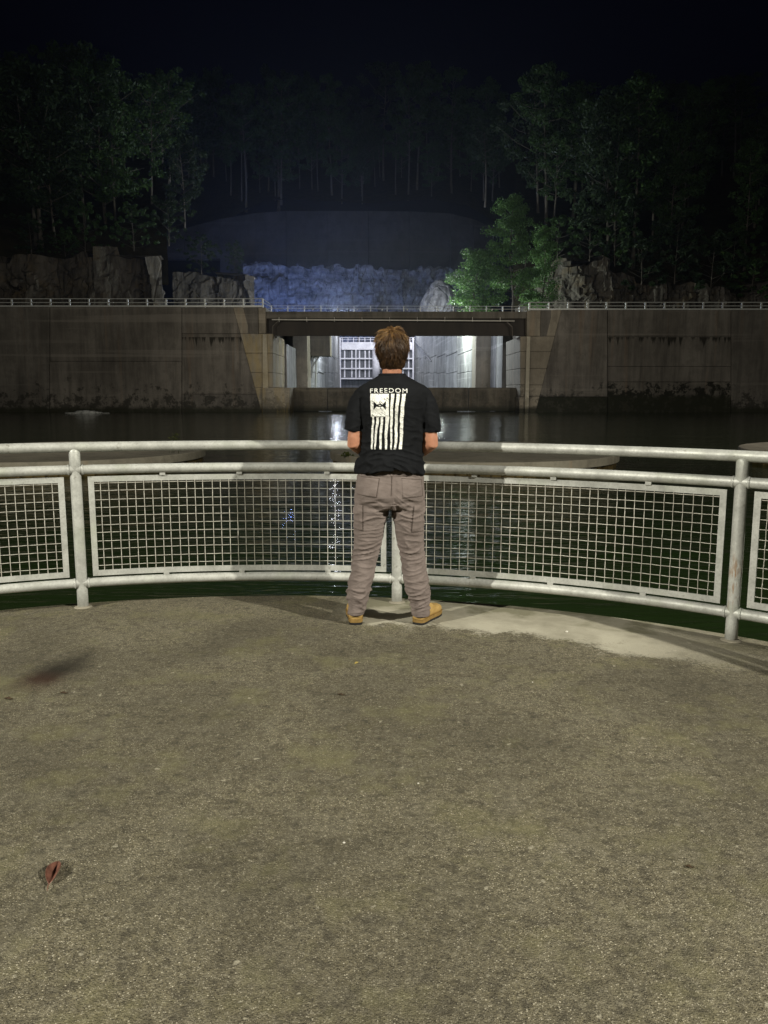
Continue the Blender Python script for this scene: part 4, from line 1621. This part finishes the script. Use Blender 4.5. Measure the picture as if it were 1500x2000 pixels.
def crop(cx, cy):
    return 620 + cx / 5.0, 600 + cy / 5.0


pr = np.random.default_rng(21)
scr = [(pr.uniform(515, 870), pr.uniform(850, 1390), pr.uniform(12, 60), pr.uniform(0.5, 1.1), pr.uniform(0.8, 2.4)) for _ in range(46)]
scr += [(pr.uniform(520, 700), pr.uniform(850, 1060), pr.uniform(40, 95), pr.uniform(0.6, 0.95), pr.uniform(1.2, 3.2)) for _ in range(16)]
STR_R = [(720, 752, 706, 722), (773, 806, 744, 768), (826, 862, 793, 822)]
STR_L = [(526, 548, 533, 550), (569, 596, 562, 577), (612, 637, 612, 632), (659, 692, 666, 686)]


def logo(u, v):
    """two interlocking arcs"""
    au = abs(u)
    if au > 1:
        return False
    t_ = 0.13 + 0.40 * au ** 1.4
    for s in (1, -1):
        c = -0.24 + 0.86 * au ** 1.6
        if abs(s * v - c) < t_ and s * v < 0.98:
            return True
    return False


def printed(cx, cy):
    wob = 5.0 * noise.noise(Vector((cx * 0.012, cy * 0.014, 1.3))) + 2.5 * noise.noise(Vector((cx * 0.05, cy * 0.03, 4.0)))
    x = cx + wob
    inside = False
    if 845 <= cy <= 1070 + 6 * noise.noise(Vector((cx * .03, 0, 2))) and 515 + (cy - 845) * 0.03 <= cx <= 699:
        inside = True
        u, v = (cx - 608) / 62.0, (cy - 960) / 41.0
        if logo(u, v):
            return False
    bow = 9 * math.sin((cy - 845) / 545 * math.pi * 1.6)
    for (a, b_, c, d) in STR_R:
        u = (cy - 845) / 545
        if 0 <= u <= 1 - 0.01 * noise.noise(Vector((cx * .1, 0, 0))):
            if a + (c - a) * u - bow * .5 <= x <= b_ + (d - b_) * u - bow * .5:
                inside = True
    for (a, b_, c, d) in STR_L:
        u = (cy - 1072) / 318
        if 0 <= u <= 1:
            if a + (c - a) * u + bow <= x <= b_ + (d - b_) * u + bow:
                inside = True
    if not inside:
        return False
    for (sx, sy, L, sl, wd) in scr:
        du, dv = cx - sx, cy - sy
        al = (du * 0.72 + dv * sl * 0.72)
        ac = abs(du * sl - dv) * 0.72
        if 0 < al < L and ac < wd * (1 - al / L):
            return False
    if noise.noise(Vector((cx * 0.16, cy * 0.16, 9))) > 0.42:
        return False
    return True


vs, fs, idx = [], [], {}
ST = 2.6
nx, ny = int(370 / ST), int(560 / ST)


def pv(i, j):
    if (i, j) not in idx:
        x, z = smap(*crop(508 + i * ST, 840 + j * ST))
        h = hit(sbvh, x, z, 0.0016)
        idx[(i, j)] = len(vs)
        vs.append(h if h is not None else (x, SB, z))
    return idx[(i, j)]


for jj in range(ny):
    for ii in range(nx):
        if printed(508 + (ii + .5) * ST, 840 + (jj + .5) * ST):
            fs.append((pv(ii, jj), pv(ii + 1, jj), pv(ii + 1, jj + 1), pv(ii, jj + 1)))
o = MB().add(vs, fs).build('flag_print', M['print'], shirt, smooth=True, fix=False)

cu = bpy.data.curves.new('lettering', 'FONT')
cu.body = 'FREEDOM'
cu.align_x = 'CENTER'
cu.space_character = 1.22
cu.offset = 0.0
cu.resolution_u = 6
to = bpy.data.objects.new('lettering', cu)
col.objects.link(to)
dg = bpy.context.evaluated_depsgraph_get()
tm = bpy.data.meshes.new_from_object(to.evaluated_get(dg))
bpy.data.objects.remove(to)
xs = [v.co.x for v in tm.vertices]
ys = [v.co.y for v in tm.vertices]
bm = bmesh.new()
bm.from_mesh(tm)
bmesh.ops.triangulate(bm, faces=bm.faces)
for v in bm.verts:
    u = (v.co.x - min(xs)) / (max(xs) - min(xs))
    t_ = (v.co.y - min(ys)) / (max(ys) - min(ys))
    cx = 514 + u * 364
    cy = 838 - t_ * 43 - 4 * math.sin(math.pi * u)
    x, z = smap(*crop(cx, cy))
    h = hit(sbvh, x, z, 0.0022)
    v.co = h if h is not None else (x, SB, z)
bm.to_mesh(tm)
bm.free()
o = plink('lettering', tm, M['print'], shirt)
# collar rib
cz = pZ(733.5)
ring = []
cb = MB()
pts = [Vector(p) for p in sring((pX(742, cz) + pX(790, cz)) / 2, PY + .004, cz + 0.004, (pX(790, cz) - pX(742, cz)) / 2 + .002, .061, 28, 2.2, .067)]
cb.tube(pts + [pts[0]], 0.0080, 8, cap=False)
o = cb.build('collar', M['shirt'], shirt, True)

# --- body: head, neck, arms and hands in one surface
hb = MB()
HX = pX(766, 1.65)
HZ = 1.640
HY = PY + 0.02
hb.ball((HX, HY, HZ + .01), 0.078, 0.096, 0.108, 24, 16)           # skull
hb.ball((HX, HY + 0.035, HZ - 0.055), 0.062, 0.068, 0.078, 20, 14)  # jaw
hb.ball((HX, HY + 0.096, HZ - 0.113), 0.020, 0.016, 0.016)          # chin
hb.tube([(HX, HY + .085, HZ + .012), (HX, HY + .105, HZ - .012), (HX, HY + .118, HZ - .033)], [.008, .011, .014], 10)   # nose
hb.ball((HX, HY + .088, HZ + .022), .052, .016, .010)              # brow
hb.ball((HX, HY + .096, HZ - .062), .022, .010, .0055)             # upper lip
hb.ball((HX, HY + .095, HZ - .074), .020, .010, .006)              # lower lip
for s in (-1, 1):
    hb.tube([(HX + s * .076, HY - .004, HZ - .030), (HX + s * .086, HY - .012, HZ - .010), (HX + s * .089, HY - .014, HZ + .014), (HX + s * .080, HY + .004, HZ + .024)], [.009, .012, .012, .008], 10)
    hb.ball((HX + s * .080, HY - .002, HZ - .002), .008, .012, .022)
NZ = pZ(730)
hb.tube([(HX - .002, PY + .012, NZ - .09), (HX - .002, PY + .006, NZ - .02), (HX, PY + .002, NZ + .03), (HX, PY + .010, NZ + .09)], [.070, .058, .056, .056], 24)
# torso and hips inside the clothes
hb.loft([sring(PX, PY, z, rx, ry, 24) for z, rx, ry in ((.80, .16, .085), (.95, .165, .09), (1.05, .155, .085), (1.2, .165, .095), (1.33, .16, .095), (1.42, .13, .07), (1.49, .06, .05))])
for s, pts in ((-1, ((690, .0), (697, .0))), (1, ((1, 0), (2, 0)))):
    pass


def arm(s):
    sh_ = W(712 if s < 0 else 822, 778, .0)
    el = W(691.5 if s < 0 else 842, 866, -.012)
    ua = sh_.lerp(el, .5) + Vector((s * .008, 0, 0))
    wr = Vector((PX + s * 0.055, PY + 0.205, 0.985))
    fa = el.lerp(wr, .35) + Vector((s * .006, 0, -.004))
    hb.tube([sh_, ua, el.lerp(ua, .25), el, el.lerp(wr, .12), fa, el.lerp(wr, .7), wr],
            [.046, .046, .045, .0435, .045, .0435, .034, .0275], 20)
    # hand clasped in front
    d = Vector((-s, 0.10, -0.35)).normalized()
    pm = wr + d * 0.055
    nrm = Vector((0, 1, -.15)).normalized() * (0.018 if s > 0 else -0.012)
    hb.tube([wr, wr + d * .03, pm, pm + d * .03], [.026, .034, .038, .034], 14, squash=.55)
    up = d.cross(Vector((0, 1, 0))).normalized()
    for k, (o_, L) in enumerate(((-.027, .068), (-.009, .078), (.009, .073), (.027, .058))):
        b0 = pm + d * .030 + up * o_
        b1 = b0 + d * L * .45 + Vector((0, .006, 0))
        b2 = b1 + (d * .6 + Vector((0, -.55, -.1))).normalized() * L * .33
        b3 = b2 + (d * .2 + Vector((0, -.9, -.1))).normalized() * L * .25
        hb.tube([b0, b1, b2, b3], [.0092, .0088, .0082, .0065], 10)
    t0 = wr + d * .022 + Vector((0, 0, .024))
    hb.tube([t0, t0 + d * .03 + Vector((0, .012, .022)), t0 + d * .062 + Vector((0, .016, .026))], [.0125, .0105, .0080], 10)


arm(-1)
arm(1)
# legs inside the trousers
for s in (-1, 1):
    hb.tube([W(px, py, dy) for px, py, dy in (((728, 960, 0), (723, 1010, 0), (714, 1080, .012), (703, 1140, -.006), (697, 1190, -.004)) if s < 0 else ((797, 960, 0), (799, 1010, 0), (804, 1080, .012), (814, 1140, -.006), (820, 1190, -.004)))],
            [.072, .068, .052, .048, .036], 16)
bme = remesh(hb, 'body', 0.0045, 4)
body = plink('body', bme, M['skin'])
for s in (-1, 1):
    o = MB().ball((HX + s * .030, HY + .085, HZ + .004), .0115, .0115, .0115, 14, 10).build('eye', M['eye'], body, True)

# --- hair
def hair():
    r_ = random.Random(31)
    vs, fs, sh_ = [], [], []
    C = Vector((HX, HY - .002, HZ + .008))
    RX, RY, RZ = .079, .100, .111
    cap = MB()
    nu, nv = 36, 22
    crown = Vector((0.006, -0.35, 0.94)).normalized()

    def surf(d, k=1.0):
        # full at the sides, narrowing late into the nape
        w_ = 1.0
        if d.z < 0:
            a_ = min(.93, -d.z)
            w_ = (1 - a_ ** 3) ** (1 / 3) / math.sqrt(1 - a_ * a_) * (1 - 0.16 * max(0, a_ - .55) / .38)
        return C + Vector((d.x * RX * w_, d.y * RY * min(w_, 1.06), d.z * RZ * (1.0 if d.z > 0 else 1.36))) * k

    def allowed(d):
        if d.y > 0.15:
            return d.z > 0.42 + (d.y - 0.15) * 0.35
        if d.y > -0.25:
            return d.z > -0.30 + (d.y + .25) * 1.5 or (d.z > -0.55 and d.y < -0.12)
        return d.z > -0.95 + 0.15 * noise.noise(d * 5)
    # scalp cap
    for i in range(nv + 1):
        for k in range(nu):
            th = math.pi * i / nv
            ph = 2 * math.pi * k / nu
            d = Vector((math.sin(th) * math.cos(ph), math.sin(th) * math.sin(ph), math.cos(th)))
            p = surf(d, 1.03 if allowed(d) else 0.90)
            vs.append(p)
            sh_.append(0.12)
    for i in range(nv):
        for k in range(nu):
            k2 = (k + 1) % nu
            fs.append((i * nu + k, i * nu + k2, (i + 1) * nu + k2, (i + 1) * nu + k))
    # locks: guide clumps, each with several strands
    clumps = []
    while len(clumps) < 620:
        d = Vector((r_.gauss(0, 1), r_.gauss(0, 1), r_.gauss(0, 1))).normalized()
        if not allowed(d):
            continue
        # flow away from the crown, downwards, with a twist
        t_ = d - crown * d.dot(crown)
        flow = (d - crown).normalized()
        flow = (flow - d * flow.dot(d))
        if flow.length < 1e-3:
            flow = Vector((1, 0, 0))
        flow.normalize()
        sw = d.cross(flow)
        tw = 0.7 * noise.noise(d * 2.6) + r_.uniform(-.35, .35)
        flow = (flow + sw * tw).normalized()
        L = (0.046 if d.z > -.1 else 0.030) * r_.uniform(.7, 1.35)
        lift = (0.26 if d.z > .55 else 0.16) * r_.uniform(.3, 1.5)
        if d.z < -.4:
            lift *= .5
        curl = r_.uniform(-.5, .5)
        tone = min(1, max(0, 0.22 + 0.45 * max(-.3, d.z) + r_.gauss(0, .16) + 0.18 * noise.noise(d * 4)))  # lighter towards the crown: lamplight on the hair put into its tone
        clumps.append((d, flow, sw, L, lift, curl, tone))
    for (d, flow, sw, L, lift, curl, tone) in clumps:
        for q in range(15):
            dd = (d + sw * r_.gauss(0, .06) + flow * r_.gauss(0, .07)).normalized()
            p = surf(dd, 1.0)
            n = dd
            base = len(vs)
            w0 = 0.0013 * r_.uniform(.7, 1.3)
            seg = 5
            l_ = L * r_.uniform(.75, 1.15)
            f_ = (flow + sw * r_.gauss(0, .20)).normalized()
            tn = min(1, max(0, tone + r_.gauss(0, .17)))
            for k in range(seg + 1):
                u = k / seg
                # rises then falls back on the head; the locks converge to their tip
                c = p + f_ * (l_ * u) + n * (lift * l_ * math.sin(u * 2.3) + 0.003 - 0.010 * u * u * (1 if lift < .3 else 0)) + sw * (curl * l_ * u * u * .6) - (dd - d) * (0.030 * u)
                c.z -= 0.010 * u * u
                # keep it off the scalp
                rel = c - C
                ww = w0 * (1 - u ** 2) + 0.0002
                vs.append(c + sw * ww)
                vs.append(c - sw * ww)
                vs.append(c + n * ww)
                sh_ += [tn] * 3
            for k in range(seg):
                a = base + k * 3
                for (i0, i1) in ((0, 2), (2, 1), (1, 0)):
                    fs.append((a + i0, a + i1, a + 3 + i1, a + 3 + i0))
    me = bpy.data.meshes.new('hair')
    me.from_pydata([tuple(v) for v in vs], [], fs)
    at_ = me.attributes.new('shade', 'FLOAT', 'POINT')
    at_.data.foreach_set('value', np.array(sh_, np.float32))
    me.polygons.foreach_set('use_smooth', [True] * len(me.polygons))
    return me


hme = hair()
plink('hair', hme, M['hair'], body)


# --- boots
def boot(px, Y, yaw, s):
    dirv = Vector((math.sin(yaw), math.cos(yaw), 0))
    heel = Vector((pX(px, 0.05, Y), Y, 0)) - dirv * 0.055
    lat = Vector((math.cos(yaw), -math.sin(yaw), 0))

    def rg(u, w, zb, zt, n=24, p=2.6):
        c = heel + dirv * u
        out = []
        for k in range(n):
            a = 2 * math.pi * k / n
            ca, sa = math.cos(a), math.sin(a)
            out.append(c + lat * (w * math.copysign(abs(ca) ** (2 / p), ca)) + Vector((0, 0, (zb + zt) / 2 + (zt - zb) / 2 * math.copysign(abs(sa) ** (2 / p), sa))))
        return out
    ub = MB()
    ub.loft([rg(u, w_, .022, zt) for u, w_, zt in ((.004, .026, .095), (.012, .034, .118), (.04, .040, .138), (.08, .041, .140), (.12, .043, .126), (.16, .048, .102), (.20, .052, .086), (.24, .052, .080), (.275, .043, .072), (.292, .026, .058))])
    ub.tube([heel + dirv * .055 + Vector((0, 0, .06)), heel + dirv * .052 + Vector((0, 0, .12)), heel + dirv * .05 + Vector((0, 0, .15))], [.036, .037, .036], 20)
    # padded heel counter
    ub.loft([rg(u, w_, .024, .078) for u, w_ in ((-.001, .026), (.006, .036), (.03, .0425), (.06, .043))])
    me = remesh(ub, 'boot', 0.005, 4)
    displace(me, lambda c, n: 0.0016 * noise.noise(Vector((c.x * 30, c.y * 30, c.z * 45))))
    up = plink('boot', me, M['suede'])

    def outline(grow):
        pts = []
        prof = ((-.004, .0), (.0, .028), (.015, .037), (.05, .0415), (.10, .041), (.15, .046), (.20, .053), (.24, .053), (.275, .044), (.296, .024), (.302, .0))
        for u, w_ in prof:
            pts.append((u, w_ + grow * (w_ > 0)))
        for u, w_ in prof[-2:0:-1]:
            pts.append((u, -(w_ + grow)))
        return pts
    for nm, z0, z1, grow, mt in (('sole', .0145, .031, .003, 'sole'), ('tread', .0005, .014, .0015, 'tread'), ('welt', .0315, .036, .0048, 'sole')):
        rings = [[heel + dirv * u + lat * w_ + Vector((0, 0, z)) for u, w_ in outline(grow)] for z in (z0, z1)]
        o = MB().loft(rings).build(nm, M[mt], up)
    ob = MB()
    oc_ = heel + dirv * .05 + Vector((0, 0, .112))
    ring_ = [oc_ + lat * (.036 * math.cos(2 * math.pi * k / 20)) + dirv * (.042 * math.sin(2 * math.pi * k / 20)) for k in range(21)]
    ob.tube(ring_, .0095, 8, cap=False)
    ob.build('padded_collar', M['suede'], up, True)
    # heel seam
    pts = [heel + dirv * (.012 + .002 * k) + lat * (.0) + Vector((0, 0, .03 + .0)) for k in range(2)]
    hs = MB()
    hs.tube([heel + dirv * u + lat * w_ + Vector((0, 0, .074)) for u, w_ in ((.055, -.0435), (.03, -.043), (.006, -.037), (-.002, -.02), (-.003, 0), (-.002, .02), (.006, .037), (.03, .043), (.055, .0435))], .0022, 6)
    o = hs.build('heel_seam', M['suede'], up, True)
    return up


boot(694.5, PY - 0.008, R(-4), -1)
boot(822.5, PY - 0.012, R(27), 1)

# ------------------------------------------------------------------ small litter on the slab
def leaf_litter(px, py, L, wd, yaw, mat, label, name='dry_leaf', cat='leaf', curl=0.5):
    g = ground(px, py)
    root = empty(name, g, label, cat)
    n, m = 10, 6
    rings, b = [], MB()
    vs, fs = [], []
    for i in range(n + 1):
        u = i / n
        w_ = wd * math.sin(math.pi * min(1, u * .96 + .03)) ** .8
        for k in range(m + 1):
            s = (k / m - .5) * 2
            vs.append((s * w_, (u - .5) * L, 0.003 + curl * w_ * s * s * 1.2 + .12 * L * (u - .5) ** 2 + .001 * math.sin(9 * u + 4 * s)))
    for i in range(n):
        for k in range(m):
            fs.append((i * (m + 1) + k, i * (m + 1) + k + 1, (i + 1) * (m + 1) + k + 1, (i + 1) * (m + 1) + k))
    o = MB().add(vs, fs).build('blade', mat, root, True)
    o.modifiers.new('s', 'SOLIDIFY').thickness = 0.0012
    MB().tube([(0, -.5 * L, .03 * L + .003), (0, -.62 * L, .01), (0.01 * L, -.75 * L, .004)], [.0016, .0014, .001], 6).build('stalk', mat, root)
    MB().tube([(0, -.5 * L, .035 * L + .003), (0, 0, .005), (0, .48 * L, .03 * L + .003)], [.0016, .0014, .0006], 6).build('midrib', mat, root)
    root.rotation_euler = (0, 0, yaw)
    return root


M['red_leaf'] = mat_plain('dry reddish leaf', (0.06, 0.024, 0.016), (0.22, 0.10, 0.07), 28, 0.45, 0, 0.5, 0.4, 0.002)
M['brown_leaf'] = mat_plain('dry brown leaf', (0.03, 0.018, 0.010), (0.07, 0.045, 0.022), 40, 0.6)
M['yellow_leaf'] = mat_plain('yellow leaf', (0.30, 0.22, 0.05), (0.45, 0.36, 0.12), 40, 0.6)
M['pebble'] = mat_plain('white pebble', (0.50, 0.48, 0.42), (0.7, 0.68, 0.62), 30, 0.8)
leaf_litter(105, 1708, 0.115, 0.020, R(10), M['red_leaf'], 'curled reddish brown leaf lying on the concrete in the lower left corner', curl=0.75)
leaf_litter(15, 1366, 0.04, 0.010, R(70), M['brown_leaf'], 'small brown leaf at the left edge below the dark stain')
leaf_litter(123, 1355, 0.035, 0.008, R(80), M['brown_leaf'], 'tiny dark leaf just right of the dark stain')
leaf_litter(697, 1296, 0.03, 0.008, R(-30), M['yellow_leaf'], 'tiny yellow leaf on the concrete in front of the left boot')
leaf_litter(665, 1358, 0.035, 0.007, R(60), M['brown_leaf'], 'tiny brown leaf on the concrete below the yellow leaf')
leaf_litter(1345, 1695, 0.022, 0.006, R(60), M['brown_leaf'], 'tiny brown leaf fragment alone on the lower right concrete')


def pebble(px, py, r, seed, label):
    g = ground(px, py)
    b = MB().ball((0, 0, r * .5), r, r * .8, r * .6, 10, 7)
    rr = random.Random(seed)
    b.v = [(x * (1 + .25 * noise.noise(Vector((x / r, y / r, seed)))), y * (1 + .2 * noise.noise(Vector((y / r, x / r, seed + 3)))), max(0.0005, z)) for x, y, z in b.v]
    o = b.build('pebble', M['pebble'], None, True)
    o.location = g
    tag(o, label, 'pebble', 'white pebbles on the platform')


pebble(1107, 1235, 0.009, 1, 'white pebble on the pale concrete near the railing')
pebble(817, 1531, 0.004, 2, 'white pebble on the concrete right of the picture centre')
pebble(1040, 1333, 0.004, 4, 'white pebble on the rough concrete below the pale patch')
pebble(672, 1647, 0.0045, 5, 'white pebble in the middle of the lower concrete')


# ------------------------------------------------------------------ thin night haze over the river
hz = MB().box(-720, 720, -320, 920, -8, 210).build('haze', None)
hm = bpy.data.materials.new('night haze')
hm.use_nodes = True
ht = hm.node_tree
for n_ in list(ht.nodes):
    if n_.type != 'OUTPUT_MATERIAL':
        ht.nodes.remove(n_)
pvn = ht.nodes.new('ShaderNodeVolumePrincipled')
pvn.inputs['Color'].default_value = (0.72, 0.82, 1.0, 1)
pvn.inputs['Density'].default_value = 0.000095
pvn.inputs['Anisotropy'].default_value = 0.72
ht.links.new(pvn.outputs[0], ht.nodes['Material Output'].inputs['Volume'])
hz.data.materials.append(hm)
tag(hz, 'thin night haze over the river', kind='stuff')
